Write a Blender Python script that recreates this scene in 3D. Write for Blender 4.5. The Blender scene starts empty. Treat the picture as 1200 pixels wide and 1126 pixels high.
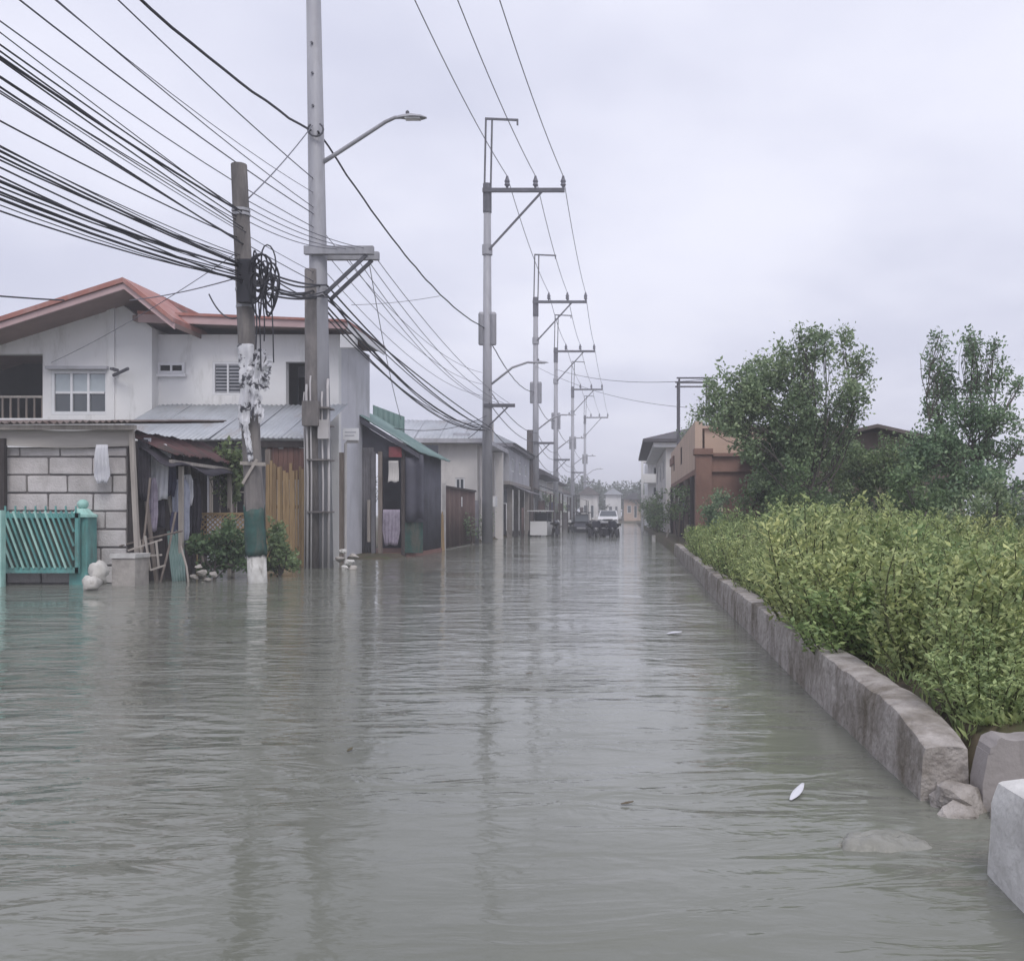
import bpy, math, random
import numpy as np
from mathutils import Vector, Matrix, noise
random.seed(7); rng = np.random.default_rng(7)
R = math.radians
scene = bpy.context.scene
C = scene.collection

# ------------------------------------------------------------------ camera
FPX, VX, VY, CAMH = 1150.0, 733.0, 603.0, 1.0
cam_d = bpy.data.cameras.new('camera'); cam = bpy.data.objects.new('camera', cam_d); C.objects.link(cam)
cam.location = (0, 0, CAMH); cam.rotation_euler = (R(90), 0, 0)
cam_d.sensor_width = 36; cam_d.lens = 36 * FPX / 1200
cam_d.shift_x = -(VX - 600) / 1200; cam_d.shift_y = (VY - 563) / 1200
cam_d.clip_start = 0.05; cam_d.clip_end = 3000
scene.camera = cam

# ------------------------------------------------------------------ sky
SUN_EL, SUN_AZ = 52, 160          # azimuth measured from +Y towards +X: behind the camera
world = bpy.data.worlds.new('World'); scene.world = world; world.use_nodes = True
nt = world.node_tree; nt.nodes.clear()
def wn(t, **k):
    n = nt.nodes.new(t)
    for a, b in k.items(): setattr(n, a, b)
    return n
out = wn('ShaderNodeOutputWorld'); bg = wn('ShaderNodeBackground'); bg.inputs['Strength'].default_value = 0.1
sky = wn('ShaderNodeTexSky', sky_type='NISHITA', sun_disc=False)
sky.sun_elevation = R(SUN_EL); sky.sun_rotation = R(SUN_AZ); sky.air_density = 1.5; sky.dust_density = 4
tc = wn('ShaderNodeTexCoord'); sep = wn('ShaderNodeSeparateXYZ'); nt.links.new(tc.outputs['Generated'], sep.inputs[0])
zz = wn('ShaderNodeMath', operation='MAXIMUM'); zz.inputs[1].default_value = 0.0; nt.links.new(sep.outputs['Z'], zz.inputs[0])
za = wn('ShaderNodeMath', operation='ADD'); za.inputs[1].default_value = 0.22; nt.links.new(zz.outputs[0], za.inputs[0])
dx = wn('ShaderNodeMath', operation='DIVIDE'); dy = wn('ShaderNodeMath', operation='DIVIDE')
nt.links.new(sep.outputs['X'], dx.inputs[0]); nt.links.new(za.outputs[0], dx.inputs[1])
nt.links.new(sep.outputs['Y'], dy.inputs[0]); nt.links.new(za.outputs[0], dy.inputs[1])
cmb = wn('ShaderNodeCombineXYZ'); nt.links.new(dx.outputs[0], cmb.inputs[0]); nt.links.new(dy.outputs[0], cmb.inputs[1])
nz = wn('ShaderNodeTexNoise'); nz.inputs['Scale'].default_value = 0.75; nz.inputs['Detail'].default_value = 5; nz.inputs['Roughness'].default_value = 0.48
nt.links.new(cmb.outputs[0], nz.inputs['Vector'])
rp = wn('ShaderNodeValToRGB'); rp.color_ramp.interpolation = 'EASE'
rp.color_ramp.elements[0].position = 0.34; rp.color_ramp.elements[0].color = (0.70, 0.72, 0.885, 1)
rp.color_ramp.elements[1].position = 0.62; rp.color_ramp.elements[1].color = (0.98, 0.99, 1.13, 1)
nt.links.new(nz.outputs['Fac'], rp.inputs[0])
x10 = wn('ShaderNodeVectorMath', operation='SCALE'); x10.inputs['Scale'].default_value = 10.0; nt.links.new(rp.outputs[0], x10.inputs[0])
mx = wn('ShaderNodeMix', data_type='RGBA'); mx.inputs['Factor'].default_value = 0.94
nt.links.new(sky.outputs[0], mx.inputs['A']); nt.links.new(x10.outputs[0], mx.inputs['B'])
nt.links.new(mx.outputs['Result'], bg.inputs['Color']); nt.links.new(bg.outputs[0], out.inputs['Surface'])

# ------------------------------------------------------------------ sun behind the overcast
sd = bpy.data.lights.new('sun', 'SUN'); sd.energy = 1.5; sd.angle = R(25); sd.color = (1, 0.97, 0.93)
so = bpy.data.objects.new('sun', sd); C.objects.link(so)
d = Vector((math.sin(R(SUN_AZ)) * math.cos(R(SUN_EL)), math.cos(R(SUN_AZ)) * math.cos(R(SUN_EL)), math.sin(R(SUN_EL))))
so.rotation_euler = d.to_track_quat('Z', 'Y').to_euler(); so.location = (0, -10, 30)
scene.view_settings.view_transform = 'Standard'; scene.view_settings.look = 'None'
scene.view_settings.exposure = 0.0; scene.view_settings.gamma = 1.0
scene.cycles.volume_bounces = 1; scene.cycles.max_bounces = 6; scene.cycles.transparent_max_bounces = 8

# ------------------------------------------------------------------ helpers
def at(px, py, Y):
    """real-world point at distance Y along the road for a bearing measured on the photograph"""
    return Vector(((px - VX) * Y / FPX, Y, CAMH - (py - VY) * Y / FPX))
def ax(px, Y): return (px - VX) * Y / FPX
def az(py, Y): return CAMH - (py - VY) * Y / FPX
def lin(*c): return tuple(((v / 255) / 12.92 if v <= 10.3 else ((v / 255 + 0.055) / 1.055) ** 2.4) for v in c)

def origin_of(o):
    p = Vector((0, 0, 0))
    while o is not None:
        p += o.location; o = o.parent
    return p
def tag(o, label=None, cat=None, group=None, kind=None):
    if label: o['label'] = label
    if cat: o['category'] = cat
    if group: o['group'] = group
    if kind: o['kind'] = kind
    return o
def thing(name, label, cat, loc, group=None):
    o = bpy.data.objects.new(name, None); C.objects.link(o); o.location = loc; o.empty_display_size = 0.2
    return tag(o, label, cat, group)
def copy_tree(o, parent=None):
    c = o.copy(); C.objects.link(c); c.parent = parent
    for ch in list(o.children): copy_tree(ch, c)
    return c

class MB:
    def __init__(s): s.v = []; s.f = []
    def add(s, vs, fs):
        b = len(s.v); s.v += [tuple(v) for v in vs]; s.f += [tuple(i + b for i in f) for f in fs]; return s
    def box(s, c, size, rot=None):
        hx, hy, hz = size[0] / 2, size[1] / 2, size[2] / 2
        vs = [Vector((x, y, z)) for z in (-hz, hz) for y in (-hy, hy) for x in (-hx, hx)]
        if rot is not None: vs = [rot @ v for v in vs]
        c = Vector(c); vs = [v + c for v in vs]
        return s.add(vs, [(0, 2, 3, 1), (4, 5, 7, 6), (0, 1, 5, 4), (2, 6, 7, 3), (0, 4, 6, 2), (1, 3, 7, 5)])
    def bb(s, x0, x1, y0, y1, z0, z1):
        return s.box(((x0 + x1) / 2, (y0 + y1) / 2, (z0 + z1) / 2), (abs(x1 - x0), abs(y1 - y0), abs(z1 - z0)))
    def beam(s, p, q, w, h, up=(0, 0, 1)):
        p, q = Vector(p), Vector(q); d = (q - p); L = d.length; d.normalize()
        u = Vector(up)
        if abs(d.dot(u)) > 0.98: u = Vector((0, 1, 0))
        sx = d.cross(u).normalized(); sz = sx.cross(d).normalized()
        return s.box((p + q) / 2, (w, L, h), Matrix((sx, d, sz)).transposed())
    def tube(s, path, rad, n=8, cap=True):
        path = [Vector(p) for p in path]; m = len(path)
        if not hasattr(rad, '__len__'): rad = [rad] * m
        t = (path[1] - path[0]).normalized(); u = Vector((0, 0, 1)) if abs(t.z) < 0.9 else Vector((1, 0, 0))
        a = t.cross(u).normalized(); b0 = len(s.v); vs = []
        for i in range(m):
            t = (path[min(i + 1, m - 1)] - path[max(i - 1, 0)]).normalized()
            a = (a - t * a.dot(t)).normalized(); b = t.cross(a)
            for k in range(n):
                an = 2 * math.pi * k / n; vs.append(path[i] + (a * math.cos(an) + b * math.sin(an)) * rad[i])
        fs = [(i * n + k, i * n + (k + 1) % n, (i + 1) * n + (k + 1) % n, (i + 1) * n + k) for i in range(m - 1) for k in range(n)]
        if cap: fs += [tuple(range(n - 1, -1, -1)), tuple((m - 1) * n + k for k in range(n))]
        return s.add(vs, fs)
    def lathe(s, c, prof, n=14):
        c = Vector(c); vs = []; m = len(prof)
        for r, z in prof:
            for k in range(n):
                an = 2 * math.pi * k / n; vs.append(c + Vector((r * math.cos(an), r * math.sin(an), z)))
        fs = [(i * n + k, i * n + (k + 1) % n, (i + 1) * n + (k + 1) % n, (i + 1) * n + k) for i in range(m - 1) for k in range(n)]
        fs += [tuple(range(n - 1, -1, -1)), tuple((m - 1) * n + k for k in range(n))]
        return s.add(vs, fs)
    def prism(s, poly, y0, y1):
        """polygon of (x,z) pushed from y0 to y1"""
        n = len(poly); vs = [(x, y0, z) for x, z in poly] + [(x, y1, z) for x, z in poly]
        fs = [tuple(range(n)), tuple(range(2 * n - 1, n - 1, -1))] + [(i, i + n, (i + 1) % n + n, (i + 1) % n) for i in range(n)]
        return s.add(vs, fs)
    def sheet(s, fn, nu, nv, th):
        """thick sheet over a grid: fn(u,v)->point, thickness along the normal"""
        P = [[Vector(fn(i / nu, j / nv)) for i in range(nu + 1)] for j in range(nv + 1)]
        top, bot = [], []
        for j in range(nv + 1):
            for i in range(nu + 1):
                du = P[j][min(i + 1, nu)] - P[j][max(i - 1, 0)]; dv = P[min(j + 1, nv)][i] - P[max(j - 1, 0)][i]
                nn = du.cross(dv)
                nn = nn.normalized() if nn.length > 1e-9 else Vector((0, 0, 1))
                top.append(P[j][i] + nn * th / 2); bot.append(P[j][i] - nn * th / 2)
        N = len(top); w = nu + 1; fs = []
        for j in range(nv):
            for i in range(nu):
                a, b, c, e = j * w + i, j * w + i + 1, (j + 1) * w + i + 1, (j + 1) * w + i
                fs += [(a, b, c, e), (a + N, e + N, c + N, b + N)]
        for i in range(nu):
            fs += [(i, i + N, i + 1 + N, i + 1)]; q = nv * w + i; fs += [(q + 1, q + 1 + N, q + N, q)]
        for j in range(nv):
            q = j * w; fs += [(q + w, q + w + N, q + N, q)]; q = j * w + nu; fs += [(q, q + N, q + w + N, q + w)]
        return s.add(top + bot, fs)
    def corr(s, p00, p10, p11, p01, waves, amp=0.012, th=0.004, seg=4, nv=1, jit=0):
        p00, p10, p11, p01 = map(Vector, (p00, p10, p11, p01)); nn = (p10 - p00).cross(p01 - p00).normalized()
        def fn(u, v):
            p = (p00 * (1 - u) + p10 * u) * (1 - v) + (p01 * (1 - u) + p11 * u) * v
            return p + nn * (amp * math.sin(u * waves * 2 * math.pi) + jit * math.sin(u * 3.1 + v * 2.3 + p.x * 1.7))
        return s.sheet(fn, waves * seg, nv, th)
    def cells(s, org, u, us, zs, solid, th):
        """wall on a grid of cells with real openings; org at (0,0), u along the wall, thickness th along +normal (u x z)"""
        org = Vector(org); u = Vector(u).normalized(); n = u.cross(Vector((0, 0, 1)))
        P = lambda a, z, k: org + u * a + Vector((0, 0, z)) + n * (th * k)
        nu, nz_ = len(us) - 1, len(zs) - 1
        ok = lambda i, j: 0 <= i < nu and 0 <= j < nz_ and solid(i, j)
        for i in range(nu):
            for j in range(nz_):
                if not ok(i, j): continue
                a, b, z0, z1 = us[i], us[i + 1], zs[j], zs[j + 1]
                q = lambda *pts: s.add(pts, [(0, 1, 2, 3)])
                q(P(a, z0, 1), P(b, z0, 1), P(b, z1, 1), P(a, z1, 1)); q(P(b, z0, 0), P(a, z0, 0), P(a, z1, 0), P(b, z1, 0))
                if not ok(i - 1, j): q(P(a, z0, 0), P(a, z0, 1), P(a, z1, 1), P(a, z1, 0))
                if not ok(i + 1, j): q(P(b, z0, 1), P(b, z0, 0), P(b, z1, 0), P(b, z1, 1))
                if not ok(i, j - 1): q(P(a, z0, 0), P(b, z0, 0), P(b, z0, 1), P(a, z0, 1))
                if not ok(i, j + 1): q(P(a, z1, 1), P(b, z1, 1), P(b, z1, 0), P(a, z1, 0))
        return s
    def wall(s, org, u, L, z0, z1, th, holes=()):
        us = sorted({0, L, *[h[0] for h in holes], *[h[1] for h in holes]}); zs = sorted({z0, z1, *[h[2] for h in holes], *[h[3] for h in holes]})
        def solid(i, j):
            a, z = (us[i] + us[i + 1]) / 2, (zs[j] + zs[j + 1]) / 2
            return not any(h[0] < a < h[1] and h[2] < z < h[3] for h in holes)
        return s.cells(org, u, us, zs, solid, th)
    def build(s, name, mat, parent=None, smooth=False, kind=None):
        V = np.array(s.v, dtype=float)
        if parent is None:
            lo, hi = V.min(0), V.max(0); org = np.array([(lo[0] + hi[0]) / 2, (lo[1] + hi[1]) / 2, lo[2]])
        else: org = np.array(origin_of(parent))
        V = V - org
        me = bpy.data.meshes.new(name); me.from_pydata(V.tolist(), [], s.f); me.materials.append(mat)
        if smooth: me.polygons.foreach_set('use_smooth', [True] * len(me.polygons))
        me.update()
        o = bpy.data.objects.new(name, me); C.objects.link(o)
        if parent is None: o.location = org
        else: o.parent = parent
        if kind: o['kind'] = kind
        return o

_unit = {}
def piece(name, mat, parent, c, size, rot=None, bev=0.0, wob=0):
    """one of many alike pieces: shared mesh, placed by its own transform"""
    key = (mat.name, bev, wob and random.randrange(4))
    if key not in _unit:
        m = MB()
        if bev == 0: m.box((0, 0, 0), (1, 1, 1))
        else:
            b = 0.5 - bev; vs = []; n = 0
            prof = [(-0.5, b), (-b, 0.5), (b, 0.5), (0.5, b)]
            for z, h in prof:
                j = (random.random() - 0.5) * 0.04 if wob else 0
                vs += [(-h + j, -h, z), (h + j, -h, z), (h, h, z), (-h, h, z)]
            fs = [(0, 3, 2, 1), (12, 13, 14, 15)] + [(4 * i + k, 4 * i + (k + 1) % 4, 4 * i + 4 + (k + 1) % 4, 4 * i + 4 + k) for i in range(3) for k in range(4)]
            m.add(vs, fs)
        me = bpy.data.meshes.new(name); me.from_pydata(m.v, [], m.f); me.materials.append(mat); me.update(); _unit[key] = me
    o = bpy.data.objects.new(name, _unit[key]); C.objects.link(o); o.parent = parent
    o.location = Vector(c) - origin_of(parent); o.scale = size
    if rot is not None: o.rotation_euler = rot
    return o
def slat(name, mat, parent, p, q, w, h, up=(0, 0, 1)):
    p, q = Vector(p), Vector(q); d = (q - p); L = d.length; d.normalize(); u = Vector(up)
    if abs(d.dot(u)) > 0.98: u = Vector((0, 1, 0))
    sx = d.cross(u).normalized(); sz = sx.cross(d).normalized()
    return piece(name, mat, parent, (p + q) / 2, (w, L, h), Matrix((sx, d, sz)).transposed().to_euler())

# ------------------------------------------------------------------ materials
def mat(name, c1, c2=None, scale=3.0, rough=0.8, bump=0.0, bscale=None, metal=0.0, stretch=(1, 1, 1), island=0.0, objvar=0.0,
        grime=None, gscale=2.0, gstretch=(1, 1, 0.25), gcut=(0.5, 0.75), spec=0.3, trans=0.0, hue=0.0):
    m = bpy.data.materials.new(name); m.use_nodes = True; t = m.node_tree; N = t.nodes; L = t.links
    b = N['Principled BSDF']; b.inputs['Roughness'].default_value = rough; b.inputs['Metallic'].default_value = metal
    b.inputs['Specular IOR Level'].default_value = spec
    g = N.new('ShaderNodeNewGeometry'); oi = N.new('ShaderNodeObjectInfo')
    mp = N.new('ShaderNodeMapping'); mp.inputs['Scale'].default_value = stretch; L.new(g.outputs['Position'], mp.inputs['Vector'])
    nz = N.new('ShaderNodeTexNoise'); nz.inputs['Scale'].default_value = scale; nz.inputs['Detail'].default_value = 6; nz.inputs['Roughness'].default_value = 0.62
    L.new(mp.outputs[0], nz.inputs['Vector'])
    rr = N.new('ShaderNodeValToRGB'); rr.color_ramp.elements[0].position = 0.32; rr.color_ramp.elements[1].position = 0.68
    c2 = c2 or tuple(v * 0.75 for v in c1)
    rr.color_ramp.elements[0].color = (*c2, 1); rr.color_ramp.elements[1].color = (*c1, 1); L.new(nz.outputs['Fac'], rr.inputs[0])
    col = rr.outputs[0]
    if grime:
        mp2 = N.new('ShaderNodeMapping'); mp2.inputs['Scale'].default_value = gstretch; L.new(g.outputs['Position'], mp2.inputs['Vector'])
        n2 = N.new('ShaderNodeTexNoise'); n2.inputs['Scale'].default_value = gscale; n2.inputs['Detail'].default_value = 8; n2.inputs['Roughness'].default_value = 0.7
        L.new(mp2.outputs[0], n2.inputs['Vector'])
        mr = N.new('ShaderNodeMapRange'); mr.inputs['From Min'].default_value = gcut[0]; mr.inputs['From Max'].default_value = gcut[1]; L.new(n2.outputs['Fac'], mr.inputs['Value'])
        mm = N.new('ShaderNodeMix'); mm.data_type = 'RGBA'; L.new(mr.outputs[0], mm.inputs['Factor']); L.new(col, mm.inputs['A']); mm.inputs['B'].default_value = (*grime, 1)
        col = mm.outputs['Result']
    for amt, src in ((island, g.outputs['Random Per Island']), (objvar, oi.outputs['Random'])):
        if amt:
            mr = N.new('ShaderNodeMapRange'); mr.inputs['To Min'].default_value = 1 - amt; mr.inputs['To Max'].default_value = 1 + amt; L.new(src, mr.inputs['Value'])
            hs = N.new('ShaderNodeHueSaturation'); L.new(mr.outputs[0], hs.inputs['Value']); L.new(col, hs.inputs['Color'])
            if hue:
                mh = N.new('ShaderNodeMapRange'); mh.inputs['To Min'].default_value = 0.5 + hue; mh.inputs['To Max'].default_value = 0.5 - hue; L.new(src, mh.inputs['Value']); L.new(mh.outputs[0], hs.inputs['Hue'])
            col = hs.outputs[0]
    L.new(col, b.inputs['Base Color'])
    if bump:
        n3 = N.new('ShaderNodeTexNoise'); n3.inputs['Scale'].default_value = bscale or scale * 6; n3.inputs['Detail'].default_value = 5; L.new(mp.outputs[0], n3.inputs['Vector'])
        bp = N.new('ShaderNodeBump'); bp.inputs['Strength'].default_value = bump; bp.inputs['Distance'].default_value = 0.02; L.new(n3.outputs['Fac'], bp.inputs['Height']); L.new(bp.outputs[0], b.inputs['Normal'])
    if trans:
        tr = N.new('ShaderNodeBsdfTranslucent'); L.new(col, tr.inputs['Color']); mxs = N.new('ShaderNodeMixShader'); mxs.inputs[0].default_value = trans
        L.new(b.outputs[0], mxs.inputs[1]); L.new(tr.outputs[0], mxs.inputs[2]); L.new(mxs.outputs[0], N['Material Output'].inputs['Surface'])
    return m
M = {}
M['white_wall'] = mat('white_wall', (0.80, 0.79, 0.79), (0.70, 0.70, 0.71), 0.6, 0.85, 0.15, 25, grime=(0.42, 0.41, 0.395), gscale=2.4, gcut=(0.53, 0.80))
M['grey_wall'] = mat('grey_wall', (0.50, 0.50, 0.54), (0.36, 0.36, 0.39), 1.2, 0.9, 0.2, 20, grime=(0.2, 0.2, 0.2), gscale=1.5, gcut=(0.52, 0.8))
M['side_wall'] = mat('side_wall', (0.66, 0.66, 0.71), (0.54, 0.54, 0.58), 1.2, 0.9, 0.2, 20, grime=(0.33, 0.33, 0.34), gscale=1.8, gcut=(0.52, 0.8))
M['cream_wall'] = mat('cream_wall', (0.68, 0.65, 0.63), (0.56, 0.54, 0.53), 0.8, 0.9, 0.15, 20, grime=(0.3, 0.28, 0.27), gscale=1.4, gcut=(0.54, 0.85))
M['red_fascia'] = mat('red_fascia', (0.40, 0.175, 0.145), (0.32, 0.14, 0.12), 2, 0.6, grime=(0.45, 0.36, 0.35), gscale=3, gcut=(0.5, 0.9))
M['pink_gutter'] = mat('pink_gutter', (0.55, 0.40, 0.40), (0.45, 0.31, 0.31), 2, 0.5)
M['soffit'] = mat('soffit', (0.28, 0.20, 0.18), (0.22, 0.16, 0.15), 2, 0.8)
M['frame_white'] = mat('frame_white', (0.78, 0.78, 0.80), (0.68, 0.68, 0.70), 3, 0.5)
M['glass'] = mat('glass', (0.06, 0.07, 0.08), (0.04, 0.05, 0.06), 1, 0.04, spec=0.9)
M['glass_sky_painted'] = mat('glass_sky_painted', (0.42, 0.47, 0.50), (0.3, 0.34, 0.37), 1.2, 0.06, spec=0.8)  # sky reflection put into the base colour, for the gable window's upper panes
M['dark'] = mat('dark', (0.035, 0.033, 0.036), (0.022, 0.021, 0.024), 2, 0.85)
M['brown_door'] = mat('brown_door', (0.16, 0.075, 0.045), (0.09, 0.045, 0.03), 3, 0.6, stretch=(4, 4, 0.5))
M['galv'] = mat('galv', (0.48, 0.50, 0.54), (0.36, 0.38, 0.41), 1.5, 0.5, metal=0.2, grime=(0.30, 0.24, 0.21), gscale=1.2, gcut=(0.55, 0.85), gstretch=(1, 1, 1), objvar=0.07)
M['rust_sheet'] = mat('rust_sheet', (0.22, 0.19, 0.18), (0.12, 0.08, 0.07), 2.5, 0.8, objvar=0.12)
M['red_sheet'] = mat('red_sheet', (0.19, 0.075, 0.075), (0.11, 0.07, 0.07), 3, 0.8, grime=(0.09, 0.075, 0.07), gscale=3, gcut=(0.45, 0.6), gstretch=(1, 1, 1))
M['green_sheet'] = mat('green_sheet', (0.21, 0.31, 0.295), (0.15, 0.235, 0.225), 2, 0.55, grime=(0.42, 0.46, 0.46), gscale=2, gcut=(0.55, 0.75), objvar=0.06)
M['dark_sheet'] = mat('dark_sheet', (0.10, 0.10, 0.125), (0.065, 0.065, 0.08), 2, 0.7, objvar=0.15)
M['grey_sheet'] = mat('grey_sheet', (0.19, 0.185, 0.20), (0.12, 0.115, 0.13), 2, 0.75, objvar=0.15)
M['brown_sheet'] = mat('brown_sheet', (0.13, 0.085, 0.08), (0.085, 0.055, 0.05), 2, 0.75, objvar=0.1, grime=(0.2, 0.15, 0.13), gscale=2)
M['block'] = mat('block', (0.60, 0.565, 0.56), (0.45, 0.42, 0.41), 4, 0.95, 0.5, 40, objvar=0.10, grime=(0.2, 0.19, 0.17), gscale=3, gcut=(0.55, 0.9))
M['mortar'] = mat('mortar', (0.20, 0.185, 0.18), (0.13, 0.12, 0.12), 6, 0.95, 0.4, 40)
M['board_pale'] = mat('board_pale', (0.50, 0.47, 0.44), (0.36, 0.33, 0.31), 2, 0.85, stretch=(0.4, 1, 3), objvar=0.08)
M['old_wood'] = mat('old_wood', (0.26, 0.22, 0.195), (0.15, 0.125, 0.11), 4, 0.9, 0.3, 20, stretch=(5, 5, 0.5), objvar=0.22)
M['dark_wood'] = mat('dark_wood', (0.095, 0.08, 0.078), (0.05, 0.042, 0.042), 4, 0.9, 0.3, 20, stretch=(5, 5, 0.5), objvar=0.3)
M['pale_wood'] = mat('pale_wood', (0.46, 0.42, 0.38), (0.32, 0.285, 0.26), 4, 0.85, stretch=(5, 5, 0.5), objvar=0.12)
M['bamboo'] = mat('bamboo', (0.40, 0.28, 0.15), (0.26, 0.175, 0.10), 4, 0.75, stretch=(6, 6, 0.6), objvar=0.25)
M['lattice'] = mat('lattice', (0.50, 0.36, 0.20), (0.36, 0.25, 0.14), 5, 0.8, objvar=0.15)
M['redbrown'] = mat('redbrown', (0.24, 0.13, 0.11), (0.15, 0.085, 0.07), 4, 0.85, stretch=(5, 5, 0.6), objvar=0.2)
M['teal'] = mat('teal', (0.17, 0.41, 0.39), (0.10, 0.28, 0.27), 4, 0.5, grime=(0.13, 0.20, 0.18), gscale=6, gcut=(0.48, 0.68))
M['teal_pale'] = mat('teal_pale', (0.44, 0.68, 0.62), (0.30, 0.54, 0.49), 5, 0.6, grime=(0.18, 0.27, 0.25), gscale=6, gcut=(0.5, 0.7))
M['teal_dark'] = mat('teal_dark', (0.045, 0.11, 0.10), (0.03, 0.06, 0.05), 5, 0.7, 0.4, 20, grime=(0.10, 0.105, 0.09), gscale=5, gcut=(0.48, 0.62))
M['conc_pole'] = mat('conc_pole', (0.24, 0.22, 0.21), (0.13, 0.12, 0.12), 3, 0.9, 0.35, 30, stretch=(2, 2, 0.6), grime=(0.07, 0.065, 0.07), gscale=2, gcut=(0.5, 0.8))
M['steel_pole'] = mat('steel_pole', (0.40, 0.40, 0.43), (0.30, 0.30, 0.33), 2, 0.6, metal=0.15, stretch=(2, 2, 0.3), grime=(0.2, 0.19, 0.2), gscale=2, gcut=(0.55, 0.85))
M['dark_steel'] = mat('dark_steel', (0.13, 0.13, 0.15), (0.085, 0.085, 0.10), 3, 0.6, metal=0.2)
M['pipe'] = mat('pipe', (0.55, 0.53, 0.53), (0.42, 0.40, 0.40), 2, 0.6)
M['cable'] = mat('cable', (0.035, 0.035, 0.045), (0.025, 0.025, 0.033), 3, 0.6)
M['cable_grey'] = mat('cable_grey', (0.16, 0.16, 0.19), (0.11, 0.11, 0.14), 3, 0.6)
M['paint_white'] = mat('paint_white', (0.66, 0.65, 0.63), (0.47, 0.46, 0.44), 7, 0.85, 0.5, 30, grime=(0.20, 0.19, 0.17), gscale=7, gcut=(0.54, 0.68))
M['cloth_white'] = mat('cloth_white', (0.80, 0.80, 0.84), (0.68, 0.68, 0.73), 6, 0.9, trans=0.15)
M['cloth_blue'] = mat('cloth_blue', (0.50, 0.52, 0.62), (0.36, 0.38, 0.48), 9, 0.9)
M['cloth_dark'] = mat('cloth_dark', (0.07, 0.065, 0.08), (0.045, 0.04, 0.05), 6, 0.9)
M['cloth_lilac'] = mat('cloth_lilac', (0.42, 0.37, 0.46), (0.26, 0.23, 0.30), 9, 0.9)
M['cloth_navy'] = mat('cloth_navy', (0.10, 0.10, 0.17), (0.06, 0.06, 0.10), 6, 0.9)
M['banner'] = mat('banner', (0.75, 0.75, 0.78), (0.58, 0.58, 0.62), 4, 0.7, grime=(0.07, 0.07, 0.085), gscale=5, gcut=(0.52, 0.57), gstretch=(1, 1, 1), trans=0.1)
M['sack'] = mat('sack', (0.62, 0.60, 0.56), (0.45, 0.43, 0.40), 6, 0.9, 0.4, 30, grime=(0.25, 0.22, 0.19), gscale=5, gcut=(0.55, 0.8), gstretch=(1, 1, 1))
M['rubble'] = mat('rubble', (0.46, 0.43, 0.40), (0.30, 0.275, 0.255), 6, 0.95, 0.5, 30, objvar=0.2)
M['tarp'] = mat('tarp', (0.10, 0.10, 0.13), (0.07, 0.07, 0.09), 2, 0.6)
M['red_sign'] = mat('red_sign', (0.30, 0.07, 0.08), (0.20, 0.06, 0.065), 6, 0.6)
M['terracotta'] = mat('terracotta', (0.255, 0.15, 0.115), (0.18, 0.105, 0.085), 1.5, 0.85, 0.2, 20, grime=(0.14, 0.08, 0.065), gscale=1.8, gcut=(0.52, 0.8))
M['tan_wall'] = mat('tan_wall', (0.53, 0.40, 0.32), (0.44, 0.33, 0.26), 1.2, 0.9, 0.1, 20, grime=(0.24, 0.18, 0.15), gscale=1.6, gcut=(0.54, 0.85))
M['yellow_sign'] = mat('yellow_sign', (0.66, 0.60, 0.42), (0.58, 0.52, 0.36), 3, 0.6)
M['dark_roof'] = mat('dark_roof', (0.10, 0.095, 0.105), (0.07, 0.065, 0.075), 2, 0.8)
M['brown_roof'] = mat('brown_roof', (0.15, 0.125, 0.12), (0.10, 0.085, 0.08), 2, 0.8)
M['brown_wall'] = mat('brown_wall', (0.22, 0.17, 0.15), (0.15, 0.115, 0.10), 2, 0.9)
M['tyre'] = mat('tyre', (0.02, 0.02, 0.022), (0.014, 0.014, 0.015), 4, 0.85)
M['car_white'] = mat('car_white', (0.75, 0.75, 0.77), (0.70, 0.70, 0.72), 1, 0.3, spec=0.5)
M['bike_paint'] = mat('bike_paint', (0.04, 0.042, 0.06), (0.03, 0.03, 0.045), 2, 0.35, spec=0.5)
M['lamp_glass'] = mat('lamp_glass', (0.7, 0.7, 0.72), (0.62, 0.62, 0.64), 2, 0.2)
M['bark'] = mat('bark', (0.13, 0.115, 0.105), (0.075, 0.065, 0.06), 6, 0.95, 0.5, 30, stretch=(3, 3, 0.7))
M['stem'] = mat('stem', (0.12, 0.13, 0.06), (0.07, 0.075, 0.04), 6, 0.9)
def leafmat(name, c1, c2, isl=0.35, hue=0.02): return mat(name, c1, c2, 1.3, 0.5, island=isl, objvar=0.08, spec=0.35, trans=0.3, hue=hue)
M['leaf_hedge'] = leafmat('leaf_hedge', (0.45, 0.515, 0.23), (0.29, 0.37, 0.16))
M['leaf_tree'] = leafmat('leaf_tree', (0.27, 0.36, 0.20), (0.165, 0.245, 0.14))
M['leaf_dark'] = leafmat('leaf_dark', (0.225, 0.305, 0.145), (0.135, 0.20, 0.10))
M['leaf_green'] = leafmat('leaf_green', (0.34, 0.43, 0.175), (0.22, 0.30, 0.12))
M['leaf_brown'] = leafmat('leaf_brown', (0.19, 0.16, 0.085), (0.12, 0.10, 0.055))
M['leaf_far'] = leafmat('leaf_far', (0.09, 0.12, 0.075), (0.06, 0.085, 0.055))
M['old_conc'] = mat('old_conc', (0.47, 0.435, 0.41), (0.30, 0.275, 0.255), 9, 0.95, 0.9, 26, grime=(0.17, 0.15, 0.128), gscale=5, gcut=(0.44, 0.66), gstretch=(1, 1.0, 0.5))
M['wall_conc'] = mat('wall_conc', (0.46, 0.425, 0.40), (0.27, 0.245, 0.225), 11, 0.95, 1.0, 30, grime=(0.15, 0.128, 0.10), gscale=2.6, gcut=(0.44, 0.66), gstretch=(1, 1.3, 0.8))
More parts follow.
